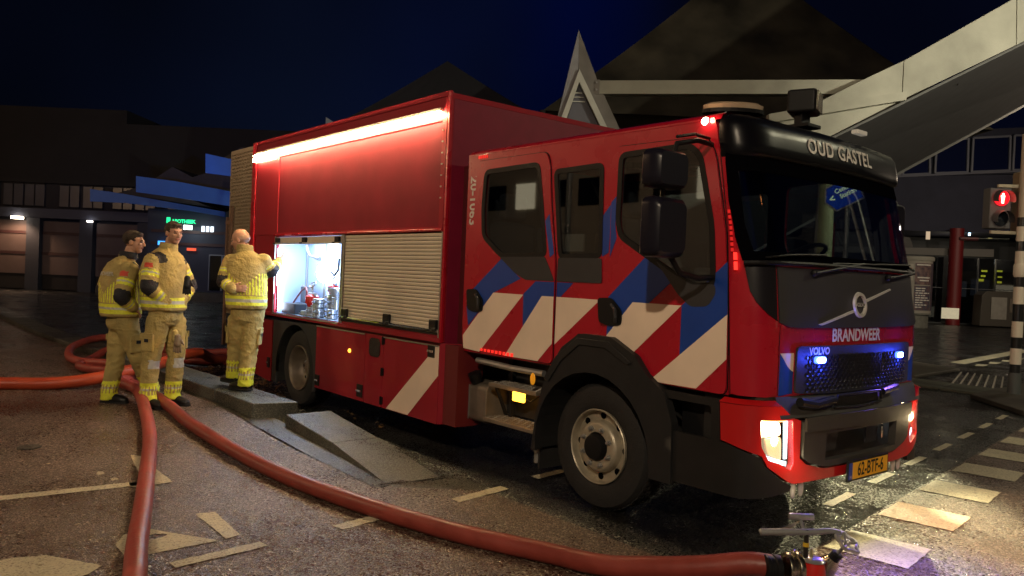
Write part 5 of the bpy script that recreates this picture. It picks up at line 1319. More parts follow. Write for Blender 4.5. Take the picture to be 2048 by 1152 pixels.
person('person', 'tallest firefighter looking right with hands in his jacket pockets, in the middle', 8.293,
 dict(pelvis=(-3.66, 0, 1.06), hem=(-3.68, 0, 1.12), chest=(-3.715, .0, 1.50), shc=(-3.69, .02, 1.70), neck=(-3.665, .02, 1.78), head=(-3.605, .0, 1.94),
  shR=(-3.74, -.17, 1.63), elR=(-3.74, -.26, 1.37), wrR=(-3.60, -.13, 1.22), shL=(-3.64, .18, 1.63), elL=(-3.52, .26, 1.38), wrL=(-3.52, .06, 1.22),
  hpR=(-3.70, -.09, 1.0), knR=(-3.755, -.10, .60), anR=(-3.765, -.12, .21), toeR=(-3.55, -.22, .12), hpL=(-3.60, .09, 1.0), knL=(-3.57, .08, .62), anL=(-3.60, .10, .21), toeL=(-3.35, .02, .12)),
 (.95, -.30), (.80, -.58), HR2, dict(ground=.1, wid=.215, dep=.185, seed=5, badge='R', greyknee=True, collar=True, bars=True, stubble=True, tilt=.12))
person('person', 'bald firefighter standing on the kerb and reaching to the open locker', 8.768,
 dict(pelvis=(-2.95, 0, 1.08), hem=(-2.965, 0, 1.15), chest=(-2.985, .0, 1.52), shc=(-2.985, .0, 1.72), neck=(-3.01, .0, 1.80), head=(-3.075, .03, 1.915),
  shR=(-2.80, .03, 1.68), elR=(-2.73, .08, 1.58), wrR=(-2.70, .22, 1.68), shL=(-3.16, .0, 1.66), elL=(-3.20, -.10, 1.44), wrL=(-3.06, -.20, 1.37),
  hpR=(-2.89, .0, 1.02), knR=(-2.91, -.02, .68), anR=(-2.925, -.06, .34), toeR=(-3.02, -.02, .25), hpL=(-3.05, .0, 1.02), knL=(-3.09, .06, .70), anL=(-3.115, .10, .40), toeL=(-3.20, .16, .30)),
 (-.12, .99), (-.96, .10), HR3, dict(ground=.24, wid=.215, dep=.165, seed=11, hair='fringe', tilt=.30, liftL=.05, collar=True, dark_shoulder=False,
  handR=((.45, .55, .70), (.5, -.4, -.3), .25), handL=((.98, -.1, .05), (.1, -.9, .1), .55)))
# dark work gloves
def glove(c, s, label, m, n=5):
    mb = MB(); r_ = Vector((rgt.x, rgt.y, 0)).normalized(); c = Vector(c)
    limb(mb, [c, c-Vector((0, 0, .07))], [.032, .038], 10)
    for k in range(4): a = c-Vector((0, 0, .08))+r_*(k-1.5)*.020; limb(mb, [a, a-Vector((0, 0, .09-.008*abs(k-1.5)))+r_*(k-1.5)*.006], [.012, .009], 8)
    a = c-Vector((0, 0, .03))+r_*.035; limb(mb, [a, a+r_*.03-Vector((0, 0, .05))], [.013, .010], 8)
    co, F = remesh(mb, .0065, 1); tag(link_mesh('work_glove', co, F, m, smooth='all'), label, 'glove')
bs = Vector((CAM.x, CAM.y, 0)); fv_ = Vector((fwd.x, fwd.y, 0)).normalized(); rv_ = Vector((rgt.x, rgt.y, 0)).normalized()
gp = lambda r, d, z: bs+fv_*d+rv_*r+Vector((0, 0, z))
glove(gp(-3.50, 8.17, .90), 1, 'tan work glove hanging from the pocket of the tallest firefighter', TAN)
glove(gp(-3.45, 8.12, .86), 1, 'brownish work glove hanging lower beside the other glove', mat('dirty glove', (.26, .20, .13), .8))
glove(gp(-3.385, 8.15, 1.47), 1, 'black glove clipped to the chest of the tallest firefighter', PAT)
# ------------------------------------------------------------------ far surroundings, built in a frame facing the square
def WP(r, z, D): return bs+fv_*D+rv_*r+Vector((0, 0, z))
def bgp(mb, poly, D, depth):      # facade polygon (r, z) at distance D, thick away from the viewer
    A = [WP(r, z, D) for r, z in poly]; return mb.prism(A, fv_*depth)
def bgb(mb, r0, r1, z0, z1, D, depth): return bgp(mb, [(r0, z0), (r1, z0), (r1, z1), (r0, z1)], D, depth)
WALLD = mat('dark cladding', (.022, .020, .022), .8, noise=.3, nscale=.6); PANEL = mat('pinkish wall panel', (.13, .092, .088), .7, noise=.2, nscale=1.2, bump=.1)
BAND = mat('dark red band', (.05, .02, .022), .6); WINP = mat('dull window pane', (.10, .10, .13), .3, noise=.3, nscale=1)
# --- left building
lb = thing('shop_building', tuple(WP(-20, 0, 38)), 'long dark low building with pinkish wall panels and a window band on the left', 'building')
mb = MB(); bgb(mb, -60, -6, 5.3, 8.3, 38.4, 12); mb.build('upper_wall', WALLD, lb)
mb = MB(); bgb(mb, -60, -6, 0, 5.3, 38.4, 10); mb.build('wall', mat('dark recess wall', (.03, .028, .034), .8), lb)
mb = MB(); bgb(mb, -60, -19.3, 8.3, 9.0, 38.6, 12); mb.build('roof_parapet', WALLD, lb)
mb = MB(); bgb(mb, -60, -6, 5.22, 5.42, 38.1, .3); mb.build('cornice', WALLD, lb)
mb = MB(); bgb(mb, -60, -12.2, 3.50, 3.95, 37.7, .7); mb.build('fascia_beam', mat('blue grey fascia', (.06, .07, .11), .6), lb)
k = 0
for i in range(12):
    r1 = -23.6+2.66*(i-8)+(.05 if i else 0); r0 = r1-1.92
    r0, r1 = r0+0.0, r1
    if r1 > -13: continue
for (r0, r1) in ((-31.2, -29.2), (-28.3, -26.4), (-25.6, -23.62), (-22.94, -21.05), (-20.33, -18.25), (-17.5, -15.4)):
    for (z0, z1) in ((.78, 1.72), (1.86, 2.72), (2.86, 3.36)):
        mb = MB(); bgb(mb, r0, r1, z0, z1, 38.1, .28); mb.build('wall_panel', PANEL, lb)
    for z0 in (1.72, 2.72):
        mb = MB(); bgb(mb, r0, r1, z0+.003, z0+.137, 38.06, .3); mb.build('panel_band', BAND, lb)
    mb = MB(); bgb(mb, r0, r1, .05, .775, 38.15, .24); mb.build('plinth', WALLD, lb)
    mb = MB(); bgb(mb, r1+.02, r1+.66, 0, 3.6, 37.85, .5); mb.build('pillar', mat('grey pillar', (.045, .05, .07), .7), lb)
for i, r in enumerate((-31.0, -29.9, -28.6, -27.4, -26.2, -25.05, -24.0, -22.3, -21.15, -19.7, -18.6, -17.0, -15.9)):
    mb = MB(); bgb(mb, r, r+.95, 4.12, 5.15, 38.3, .08); wn = mb.build('window', WINP, lb)
    mb = MB(); bgb(mb, r+.46, r+.50, 4.12, 5.15, 38.26, .03); bgb(mb, r-.04, r+.99, 5.152, 5.2, 38.24, .05); bgb(mb, r-.04, r+.99, 4.07, 4.118, 38.24, .05); mb.build('window_frame', WALLD, wn)
mb = MB(); bgb(mb, -24.15, -23.7, 3.40, 3.52, 37.5, .3); o = mb.build('wall_lamp', emis('warm facade lamp', (1, .82, .6), 9)); tag(o, 'bright warm lamp at the left end of the low building', 'lamp')
lamp('wall_lamp_source', 'SPOT', WP(-23.9, 3.4, 37.3), 130, (1.0, .6, .35), target=WP(-24.3, 0, 37.7), size=.1, angle=150)
mb = MB(); bgb(mb, -20.5, -20.3, 3.38, 3.46, 37.5, .2); tag(mb.build('wall_lamp', emis('small facade lamp', (1, .9, .8), 4)), 'tiny white lamp above the second wall panel', 'lamp')
# --- shop corner with green lettering
sc = thing('corner_shop', tuple(WP(-14, 0, 35)), 'small dark shop front with glass doors and green lettering behind the firefighters', 'shop')
mb = MB(); bgb(mb, -16.4, -10.2, .35, 4.0, 35.0, 3); mb.build('wall', mat('blue dark wall', (.03, .035, .06), .7), sc)
for r0, r1 in ((-13.5, -12.98), (-12.9, -12.5), (-12.4, -11.9)):
    mb = MB(); bgb(mb, r0, r1, .46, 2.0, 34.85, .06); d = mb.build('glass_door', GLB, sc)
    mb = MB(); bgb(mb, r0-.03, r0, .44, 2.04, 34.8, .08); bgb(mb, r1, r1+.03, .44, 2.04, 34.8, .08); bgb(mb, r0, r1, 2.002, 2.05, 34.8, .08); mb.build('door_frame', mat('pale frame', (.30, .32, .36), .5), d)
for i, (z, m) in enumerate(((2.95, BAND), (2.4, BAND))):
    mb = MB(); bgb(mb, -16.2, -10.5, z, z+.13, 34.93, .05); mb.build('wall_band', m, sc)
def bgtext(s, r, z, D, size, m, name, par, bold=.0): return text_sheet(s, lambda a, b, d: WP(r+a, z+b, D), size, m, name, par, bold=bold)
GRN = emis('green neon', (.02, 1.0, .35), 1.0)
bgtext('APOTHEEK', -14.55, 3.44, 34.4, .21, GRN, 'green_sign_letters', sc, .01)
mb = MB(); bgb(mb, -15.30, -15.15, 3.35, 3.6, 34.4, .05); mb.build('green_symbol', GRN, sc)
mb = MB(); bgb(mb, -14.5, -14.2, 3.1, 3.28, 34.3, .2); tag(mb.build('shop_lamp', emis('white shop lamp', (.9, 1, .95), 5)), 'bright white lamp under the green letters', 'lamp')
lamp('shop_lamp_source', 'POINT', WP(-14.3, 3.0, 34.0), 12, (.9, 1, .95), size=.1)
for i in range(3):
    mb = MB(); bgb(mb, -13.95+i*.2, -13.82+i*.2, 3.05, 3.3, 34.9, .05); mb.build('lit_window', emis('lit slit window', (.8, .9, 1), 1.3), sc)
mb = MB(); bgb(mb, -15.85, -15.5, 2.38, 2.56, 34.85, .05); mb.build('blue_sign', emis('blue lit sign', (.05, .35, 1), 1.6), sc)
mb = MB(); bgb(mb, -14.55, -14.15, 2.18, 2.30, 34.85, .05); mb.build('red_sign', emis('red lit sign', (1, .12, .05), .7), sc)
mb = MB(); bgb(mb, -16.6, -9.5, 0, .36, 33.6, 6); tag(mb.build('raised_pavement', CONCW), 'low raised pavement in front of the corner shop', kind='structure')
# --- saw-tooth canopies with blue fascias
CBL = mat('blue canopy fascia', (.05, .20, .62), .5, noise=.12, nscale=2); CRF = mat('canopy roofing', (.07, .06, .06), .8, noise=.3, nscale=2)
for k, (D, fas, rf) in enumerate((
    (26, [(-10.35, 5.28), (-9.52, 5.14), (-8.2, 4.93), (-8.2, 4.36), (-9.49, 4.57), (-10.33, 4.64)], [(-10.33, 5.25), (-9.6, 5.72), (-8.4, 5.5), (-8.2, 5.0)]),
    (30, [(-14.57, 4.87), (-13.07, 4.74), (-9.4, 4.22), (-9.4, 3.66), (-10.97, 3.88), (-13.24, 4.14), (-14.55, 4.26)], [(-14.5, 4.86), (-13.71, 5.43), (-12.9, 5.05), (-11.93, 5.41), (-10.2, 4.5)]),
    (34, [(-18.49, 4.66), (-16.96, 4.50), (-12.6, 3.92), (-12.6, 3.70), (-14.33, 3.92), (-16.95, 4.12), (-18.47, 4.12)], [(-17.9, 4.64), (-16.9, 4.95), (-15.4, 4.75), (-13.6, 4.15)]))):
    c = thing('canopy', tuple(WP(fas[0][0], 0, D)), ['highest blue-edged canopy just left of the truck', 'middle blue-edged canopy in front of the low building', 'lowest and farthest left blue-edged canopy'][k], 'canopy', 'saw-tooth canopies of the bus station')
    mb = MB(); bgp(mb, fas, D, .12); mb.build('fascia', CBL, c)
    mb = MB(); bgp(mb, rf, D+1.2, 4); mb.build('canopy_roof', CRF, c)
    mb = MB(); mb.tube([WP(fas[2][0]-.6, 0, D+2), WP(fas[2][0]-.6, fas[2][1], D+2)], .08, n=8); mb.build('post', WALLD, c)
lamp('added_blue_spot', 'SPOT', WP(-9.5, 2.6, 17.5), 620, (.10, .30, 1.0), target=WP(-13.2, 4.5, 30), size=.15, angle=50, blend=.8)  # blue spot added to light the fascias; no flood fixture stands here
# small pale gable peeking above the truck
gb = thing('gable_panel', tuple(WP(-6.8, 0, 28)), 'small pale blue triangular gable peeking over the truck roof', 'gable')
mb = MB(); bgp(mb, [(-6.9, 6.2), (-5.2, 6.2), (-6.53, 6.83), (-6.90, 7.05)], 28, .1); mb.build('gable_face', mat('pale blue panel', (.30, .36, .48), .6), gb)
mb = MB(); mb.tube([WP(-6.3, 0, 28.3), WP(-6.3, 6.3, 28.3)], .08, n=8); mb.build('post', WALLD, gb)
# --- tent roofs
def tent(D, apex, base_l, base_r, dpt, label, m, zb=None):
    t = thing('tent_roof', tuple(WP(apex[0], 0, D)), label, 'roof')
    V = []; F = []; n = 24; m_ = 16; A = WP(apex[0]*(D+dpt*.5)/D, 1.63+(apex[1]-1.63)*(D+dpt*.5)/D, D+dpt*.5)
    cs = [WP(base_l[0], base_l[1], D), WP(base_r[0], base_r[1], D), WP(base_r[0], base_r[1], D+dpt), WP(base_l[0], base_l[1], D+dpt)]
    for s in range(4):
        a, b = cs[s], cs[(s+1) % 4]
        o = len(V)
        for i in range(n+1):
            for j in range(m_+1):
                t_ = j/m_; p = a.lerp(b, i/n).lerp(A, t_); sag = math.sin(PI*t_)*.012*(A-a).length; fold = .10*math.sin(i/n*PI*14)*(1-t_)*math.sin(PI*t_)
                V.append(p-Vector((0, 0, sag+fold)))
        F += [(o+i*(m_+1)+j, o+(i+1)*(m_+1)+j, o+(i+1)*(m_+1)+j+1, o+i*(m_+1)+j+1) for i in range(n) for j in range(m_)]
    link_mesh('canvas', V, F, m, t, smooth='all')
    mb = MB()
    for c in (cs[0], cs[3]): MB().tube([Vector((c.x, c.y, 0)), c], .14, n=8).build('column', WALLD, t)
CANV = mat('dark weathered canvas', (.11, .092, .062), .75, noise=.75, nscale=.45, bump=.3, bscale=2, detail=7)
tent(34, (9.4, 15.9), (1.0, 8.9), (20.6, 8.9), 14, 'large dark tent-shaped roof behind the long beam', CANV)
tent(46, (-4.35, 14.1), (-12.8, 9.0), (5.2, 9.0), 14, 'faint dark tent-shaped roof far behind the box of the truck', mat('dark canvas far', (.10, .10, .11), .8))
# --- concrete structure: spire, long beam, inclined beam
BEAM = CONCB
spi = thing('spire_column', tuple(WP(1.6, 0, 22)), 'pointed A-shaped concrete spire with white edges', 'spire')
# hollow pyramid leg: two sloped faces and the framed triangular opening
mb = MB(); A = WP(1.56, 8.62, 22.4); L0 = WP(.30, 2.0, 21.6); M0 = WP(1.62, 7.45, 21.9); R0 = WP(3.9, 2.0, 22.6)
def rz(r0, z0, r1, z1, z): return r0+(r1-r0)*(z-z0)/(z1-z0)
lft = [(1.56, 8.62), (1.62, 7.40), (1.28, 6.16), (.15, 2.0), (-.30, 2.0), (1.11, 6.19)]
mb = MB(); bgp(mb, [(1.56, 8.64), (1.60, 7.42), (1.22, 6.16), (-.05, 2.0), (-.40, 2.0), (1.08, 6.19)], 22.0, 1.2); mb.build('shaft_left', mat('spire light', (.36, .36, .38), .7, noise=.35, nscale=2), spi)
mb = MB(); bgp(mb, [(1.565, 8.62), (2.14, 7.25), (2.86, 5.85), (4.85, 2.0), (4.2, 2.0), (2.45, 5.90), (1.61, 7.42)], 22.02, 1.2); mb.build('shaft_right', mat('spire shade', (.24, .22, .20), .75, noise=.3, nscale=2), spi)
mb = MB(); bgp(mb, [(1.62, 7.50), (2.50, 5.85), (4.25, 2.0), (4.02, 2.0), (2.33, 5.85), (1.63, 7.15), (1.32, 6.10), (.25, 2.0), (.02, 2.0), (1.16, 6.10)], 21.9, .14); mb.build('white_frame', mat('white frame paint', (.62, .62, .56), .6, noise=.15, nscale=3), spi)
mb = MB(); bgp(mb, [(1.63, 7.12), (2.31, 5.85), (4.0, 2.0), (.27, 2.0), (1.34, 6.10)], 22.1, .1); mb.build('infill', mat('infill grey', (.16, .16, .19), .8), spi)
mb = MB()
for i, z in enumerate((6.62, 6.74, 6.86)): bgb(mb, 1.63-.16+i*.03, 1.63+.2-i*.05, z, z+.025, 22.04, .05)
mb.build('louvre', MATS['white frame paint'], spi)
lbm = thing('long_beam', tuple(WP(5.9, 0, 21)), 'long pale horizontal concrete beam from the spire to the inclined beam', 'beam')
A0, A1 = WP(2.20, 7.24, 22.0), WP(9.76, 7.13, 20.15); dz = Vector((0, 0, -.38))
mb = MB(); mb.prism([A0, A1, A1+dz, A0+dz], fv_*.35); mb.build('beam', BEAM, lbm, bevel=.015)
mb = MB(); q0 = WP(2.02, 7.26, 22.03); q1 = WP(2.21, 7.26, 21.98); mb.prism([q0, q1, q1+dz*1.08, q0+dz*1.08], fv_*.37); mb.build('end_plate', MATS['spire shade'], lbm, bevel=.01)
for z in (.08, .28):
    p = WP(2.12, 7.25-z, 21.97); mb = MB(); mb.lathe([(.03, 0), (.03, .02), (.0, .021)], p, tuple(-fv_), n=8); mb.build('bolt', STEEL, lbm)
ib = thing('inclined_beam', tuple(WP(10, 0, 20)), 'massive pale concrete beam rising steeply to the upper right', 'beam')
P_ = [(6.9, 5.72), (8.11, 5.70), (9.715, 6.56), (12.75, 8.18), (16, 9.92), (16, 11.2), (12.95, 9.57), (9.73, 7.42), (8.87, 7.03), (7.66, 6.35), (6.6, 5.96)]
mb = MB(); bgp(mb, [(3.5, 3.05), (9.715, 6.56), (9.715, 7.56), (8.55, 6.95), (3.5, 4.1)], 20.0, .7); mb.build('beam_segment', BEAM, ib, bevel=.01)
mb = MB(); bgp(mb, [(9.725, 6.565), (12.55, 8.07), (12.50, 9.29), (9.725, 7.56)], 19.99, .7); mb.build('beam_segment', BEAM, ib, bevel=.01)
mb = MB(); bgp(mb, [(12.56, 8.075), (18, 11.0), (18, 12.8), (12.51, 9.295)], 19.98, .7); mb.build('beam_segment', BEAM, ib, bevel=.01)
tie = MB(); bgp(tie, [(6.3, 6.02), (9.74, 6.74), (9.74, 6.52), (6.3, 5.8)], 19.8, .25); tie.build('tie', BEAM, ib)
# dark soffit deck leaning back from the beam's lower edge
SOF = mat('dark soffit boards', (.060, .058, .060), .75, noise=.25, nscale=2)
a0, a1 = WP(3.5, 3.02, 20.0), WP(18, 10.98, 20.0); b0, b1 = WP(9.0, 2.9, 30), WP(23.5, 11.6, 30)
mb = MB(); mb.add([a0, a1, b1, b0], [(0, 1, 2, 3)]); mb.build('soffit', SOF, ib)
mb = MB(); e0 = WP(3.5, 3.06, 19.93); e1 = WP(18, 11.02, 19.93); mb.tube([e0, e1], .035, n=6); mb.tube([b0, b1], .09, n=6); mb.build('edge_pipe', STEEL, ib)
mb = MB(); p = WP(11.55, 7.25, 20.8); mb.ball(p, (.03, .03, .05), 8, 6); mb.build('soffit_lamp', CHR, ib)
# --- station hall on the right
st_ = thing('station_hall', tuple(WP(25, 0, 44)), 'dark station hall with red columns, glass front and slanted upper windows', 'building')
HW = mat('dark blue wall', (.045, .045, .075), .8, noise=.2, nscale=1)
mb = MB(); bgp(mb, [(14, 5.1), (45, 5.6), (45, 9.6), (21.4, 8.28), (14, 7.8)], 44.6, 8); mb.build('upper_wall', HW, st_)
mb = MB(); bgp(mb, [(18.0, 7.8), (21.5, 8.3), (46, 9.9), (46, 13), (26.2, 11.2), (23.5, 10.4)], 44.9, 6); mb.build('gable_wall', HW, st_)
for P_ in ([(20.95, 8.30), (20.95, 8.55), (21.75, 9.05), (21.8, 8.36)], [(21.95, 8.38), (21.95, 9.15), (23.42, 10.04), (23.49, 8.52)], [(23.78, 8.56), (23.78, 10.2), (25.58, 10.64), (25.62, 8.70)], [(25.86, 8.72), (25.86, 10.65), (27.96, 10.85), (28.0, 8.90)], [(28.2, 8.92), (28.2, 10.9), (30.2, 11.0), (30.2, 9.1)]):
    mb = MB(); bgp(mb, P_, 44.7, .05); wn = mb.build('window', mat('night window', (.008, .012, .05), .15), st_)
    ed = [WP(a, b, 44.62) for a, b in P_]; mb = MB()
    for i in range(4): mb.tube([ed[i], ed[(i+1) % 4]], .07, n=6)
    mb.build('window_frame', mat('mullion grey', (.22, .22, .27), .6), wn)
mb = MB(); mb.tube([WP(18.4, 8.0, 44.55), WP(30, 9.0, 44.55)], .06, n=6); mb.build('sill_line', MATS['mullion grey'], st_)
mb = MB(); bgb(mb, 16, 45, 0, 5.2, 49, 1); mb.build('back_wall', mat('interior back wall', (.05, .05, .055), .8), st_)
mb = MB(); bgb(mb, 16, 45, 0.0, .06, 44.5, 4.5); mb.build('hall_floor', mat('hall floor', (.07, .065, .06), .5), st_)
mb = MB(); bgp(mb, [(18, 3.82), (27.1, 3.92), (27.1, 4.35), (18, 4.16)], 44.2, .3); mb.build('lintel', mat('lintel grey', (.20, .185, .17), .7), st_)
RCOL = mat('dark red column', (.20, .012, .015), .5)
for r0, r1 in ((20.80, 21.5), (24.38, 25.1), (28.9, 29.6), (17.2, 17.9)):
    mb = MB(); mb.tube([WP((r0+r1)/2, 0, 43.8), WP((r0+r1)/2, 5.4, 43.8)], (r1-r0)/2, n=20); mb.build('column', RCOL, st_, smooth=True)
for r0, r1 in ((22.2, 23.3), (23.4, 24.4), (25.3, 26.3), (26.4, 27.3), (27.4, 28.5), (28.6, 29.6)):
    mb = MB(); bgb(mb, r0, r1, .1, 3.8, 44.4, .04); gp_ = mb.build('glass_panel', GLB, st_)
    mb = MB(); bgb(mb, r0-.05, r0, .05, 3.81, 44.35, .1); bgb(mb, r0, r1, .05, .098, 44.35, .1); bgb(mb, r0, r1, 2.05, 2.09, 44.3, .05); mb.build('glass_frame', mat('alu frame dim', (.16, .16, .17), .5, metal=.5), gp_)
mb = MB(); bgb(mb, 18.0, 20.8, 4.3, 5.4, 45.6, .1); bgp(mb, [(22.0, 4.35), (23.2, 4.35), (23.0, 4.9), (22.3, 5.0), (22.0, 4.9)], 45.5, .1); mb.build('inner_panel', mat('inner panel grey', (.13, .12, .115), .8), st_)
for (r, z, w_, h_, c, s) in ((23.72, 5.05, .22, .5, (1, .75, .5), .35), (25.18, 4.84, .16, .10, (.9, .95, 1), 4), (26.09, 5.20, .10, .16, (.5, .8, 1), 4), (27.3, 4.98, .25, .1, (1, .85, .3), 1.2), (27.05, 3.13, .32, .10, (1, .9, .05), 1.6), (27.0, 2.84, .24, .10, (1, .9, .05), 1.6), (26.9, 2.60, .26, .14, (1, .85, .05), 1.4), (27.93, 3.16, .3, .10, (1, .9, .05), 1.3), (27.96, 2.82, .24, .08, (1, .9, .05), 1.3), (27.95, 2.52, .24, .12, (1, .85, .05), 1.2), (23.67, 1.84, .22, .12, (.8, .9, 1), 5), (23.6, 1.43, .1, .1, (1, .9, .8), 2)):
    mb = MB(); bgb(mb, r-w_/2, r+w_/2, z-h_/2, z+h_/2, 44.9, .05); mb.build('interior_lamp', emis('hall lamp', c, s), st_)
for (r0, r1, z0, z1, c) in ((23.9, 24.85, .35, .95, (.75, .66, .45)), (25.6, 26.1, 1.6, 2.5, (.30, .28, .27)), (26.35, 27.4, 1.7, 2.65, (.14, .14, .15)), (25.55, 25.75, .6, 1.6, (.22, .26, .30))):
    mb = MB(); bgb(mb, r0, r1, z0, z1, 44.95 if z0 > .5 else 43.4, .06); mb.build('notice_board', mat('notice %.2f' % c[0], c, .7, noise=.3, nscale=5, emit=c, es=.12 if c[0] < .5 else .35), st_)
lamp('hall_light_source', 'POINT', WP(26, 3.9, 46.5), 22, (1.0, .85, .6), size=.3)
# cabinet with a pale sheet
cb = thing('kiosk_cabinet', tuple(WP(27, 0, 43)), 'low rounded cabinet with two pale sheets beside the striped pole', 'cabinet')
mb = MB(); bgp(mb, [(25.55, .05), (28.9, .05), (28.9, 1.98), (25.85, 1.98), (25.6, 1.75)], 42.6, .8); mb.build('cabinet_body', mat('cabinet brown', (.09, .075, .06), .6), cb, bevel=.05)
mb = MB(); bgb(mb, 26.1, 26.95, .45, 1.65, 42.55, .03); mb.build('sheet_pale', mat('pale notice sheet', (.42, .38, .33), .7, noise=.2, nscale=4), cb)
mb = MB(); bgb(mb, 27.1, 27.9, .85, 1.6, 42.55, .03); mb.build('sheet_brown', mat('brown notice sheet', (.24, .19, .15), .7, noise=.3, nscale=4), cb)
# poster column (lettering as dark print)
pc = thing('poster_column', tuple(WP(19.3, 0, 38)), 'round advertising column covered with dark event posters', 'advertising column')
cc = WP(19.85, 0, 38.9)
mb = MB(); mb.lathe([(.80, 0), (.80, .62), (.93, .64), (.93, .72)], cc, n=28); mb.build('base', mat('column base', (.20, .19, .16), .7, noise=.3, nscale=6), pc, smooth=True)
mb = MB(); mb.lathe([(.90, .72), (.90, 3.28)], cc, n=28); mb.build('drum', mat('column drum', (.36, .32, .27), .6), pc, smooth=True)
mb = MB(); mb.lathe([(.95, 3.28), (.97, 3.32), (.97, 3.46), (.90, 3.50)], cc, n=28); mb.build('cap', mat('column cap', (.36, .33, .28), .6), pc, smooth=True)
def cyl(r, a0): return lambda a, b, d: cc+Vector((0, 0, b))+(-fv_*math.cos(a0+a/.92)+rv_*math.sin(a0+a/.92))*(r-d)
POS = mat('poster print dark', (.16, .08, .08), .6, noise=.75, nscale=7, mix2=(.03, .05, .09), detail=8); POS2 = mat('poster print busy', (.26, .15, .13), .6, noise=.7, nscale=5, mix2=(.05, .03, .05), detail=8)
sheet_obj('poster', [(-.42, .85), (.45, .85), (.45, 2.05), (-.42, 2.05)], [], cyl(.915, .12), POS, pc, th=.01, step=.12)
sheet_obj('poster', [(-.42, 2.10), (.45, 2.10), (.45, 3.15), (-.42, 3.15)], [], cyl(.915, .12), POS2, pc, th=.01, step=.12)
sheet_obj('poster', [(.50, .85), (.85, .85), (.85, 3.15), (.50, 3.15)], [], cyl(.915, .12), POS, pc, th=.01, step=.12)
sheet_obj('poster', [(-.86, 2.3), (-.50, 2.3), (-.50, 3.1), (-.86, 3.1)], [], cyl(.915, .12), mat('poster cream', (.50, .45, .38), .6), pc, th=.01, step=.12)
text_sheet('P', lambda a, b, d: cyl(.925, .12)(-.66+a, 2.72+b, 0), .5, mat('orange print', (.45, .14, .05), .6), 'poster_letter', pc, bold=.015)
for i in range(9):
    z = .98+i*.115; w0 = random.uniform(.35, .74); x0 = -.36
    for j in range(random.randint(2, 4)):
        ww = w0*random.uniform(.2, .4); sheet_obj('poster_line', [(x0, z), (min(.4, x0+ww), z), (min(.4, x0+ww), z+.05), (x0, z+.05)], [], cyl(.922, .12), WTXT, pc, th=.003, step=.2, grid=False); x0 += ww+.03
        if x0 > .3: break
for (z, a, b) in ((3.04, -.36, .40), (2.42, -.3, .35), (2.28, -.2, .3)):
    sheet_obj('poster_line', [(a, z), (b, z), (b, z+.06), (a, z+.06)], [], cyl(.922, .12), WTXT, pc, th=.003, step=.2, grid=False)
# --- far right ground: slabs, tactile strip, paint
isl = thing('traffic_island', (-2, 11, 0), 'low concrete slab island with joints beyond the truck', kind='structure')
for i in range(6):
    x0 = -4.8+i*.98; P0 = [(x0, 11.55-.06*i), (x0+.96, 11.49-.06*i), (x0+.96+.15, 10.45-.06*i), (x0+.15, 10.5-.06*i)]
    if i == 5: P0 = [(x0, 11.2), (x0+.9, 11.0), (x0+1.0, 9.6), (x0+.3, 9.2)]
    mb = MB(); mb.prism([(a, b, 0) for a, b in P0], (0, 0, .045)); mb.build('slab', mat('dull slab', (.10, .10, .075), .65, noise=.3, nscale=3), isl, bevel=.01)
mb = MB(); mb.prism([(-1.0, 9.7, 0), (.1, 8.5, 0), (6, 9.2, 0), (6, 14, 0), (-1.2, 13.5, 0)], (0, 0, .08)); mb.build('island_top', mat('island paving', (.10, .085, .065), .7, noise=.4, nscale=4), isl, bevel=.02)
mb = MB(); mb.prism([(-9, 12.3, 0), (-2.7, 11.7, 0), (-2.9, 14.4, 0), (-9, 17, 0)], (0, 0, .07)); mb.build('island_top', MATS['island paving'], isl, bevel=.02)
tp = thing('tactile_strip', (-2.0, 12.8, 0), 'seven thin pale guide ribs across the dark pavement', kind='structure')
for i in range(7):
    t = i/6; a = Vector((-2.79, 14.17, .0)).lerp(Vector((-2.0, 14.2, 0)), t); b = Vector((-1.95, 11.45, 0)).lerp(Vector((-1.2, 11.65, 0)), t)
    mb = MB(); u = Vector((.014, 0, 0)); mb.prism([a-u, a+u, b+u, b-u], (0, 0, .014)); mb.build('guide_rib', mat('pale rib', (.55, .5, .44), .6), tp)
fp = thing('far_marking', (-4, 20, 0), 'far painted line with a row of small teeth', kind='structure')
mb = MB(); mb.add([(-3.92, 16.5, .01), (-3.55, 16.4, .01), (-4.5, 24.6, .01), (-4.9, 24.6, .01)], [(0, 1, 2, 3)]); mb.build('paint_line', PAINT, fp)
for i in range(5):
    y = 16.2+i*1.15; mb = MB(); mb.add([(-3.25-.1*i, y, .01), (-3.1-.1*i, y+.1, .01), (-3.2-.1*i, y+.75, .01), (-3.42-.1*i, y+.6, .01)], [(0, 1, 2, 3)]); mb.build('paint_tooth', PAINT, fp)

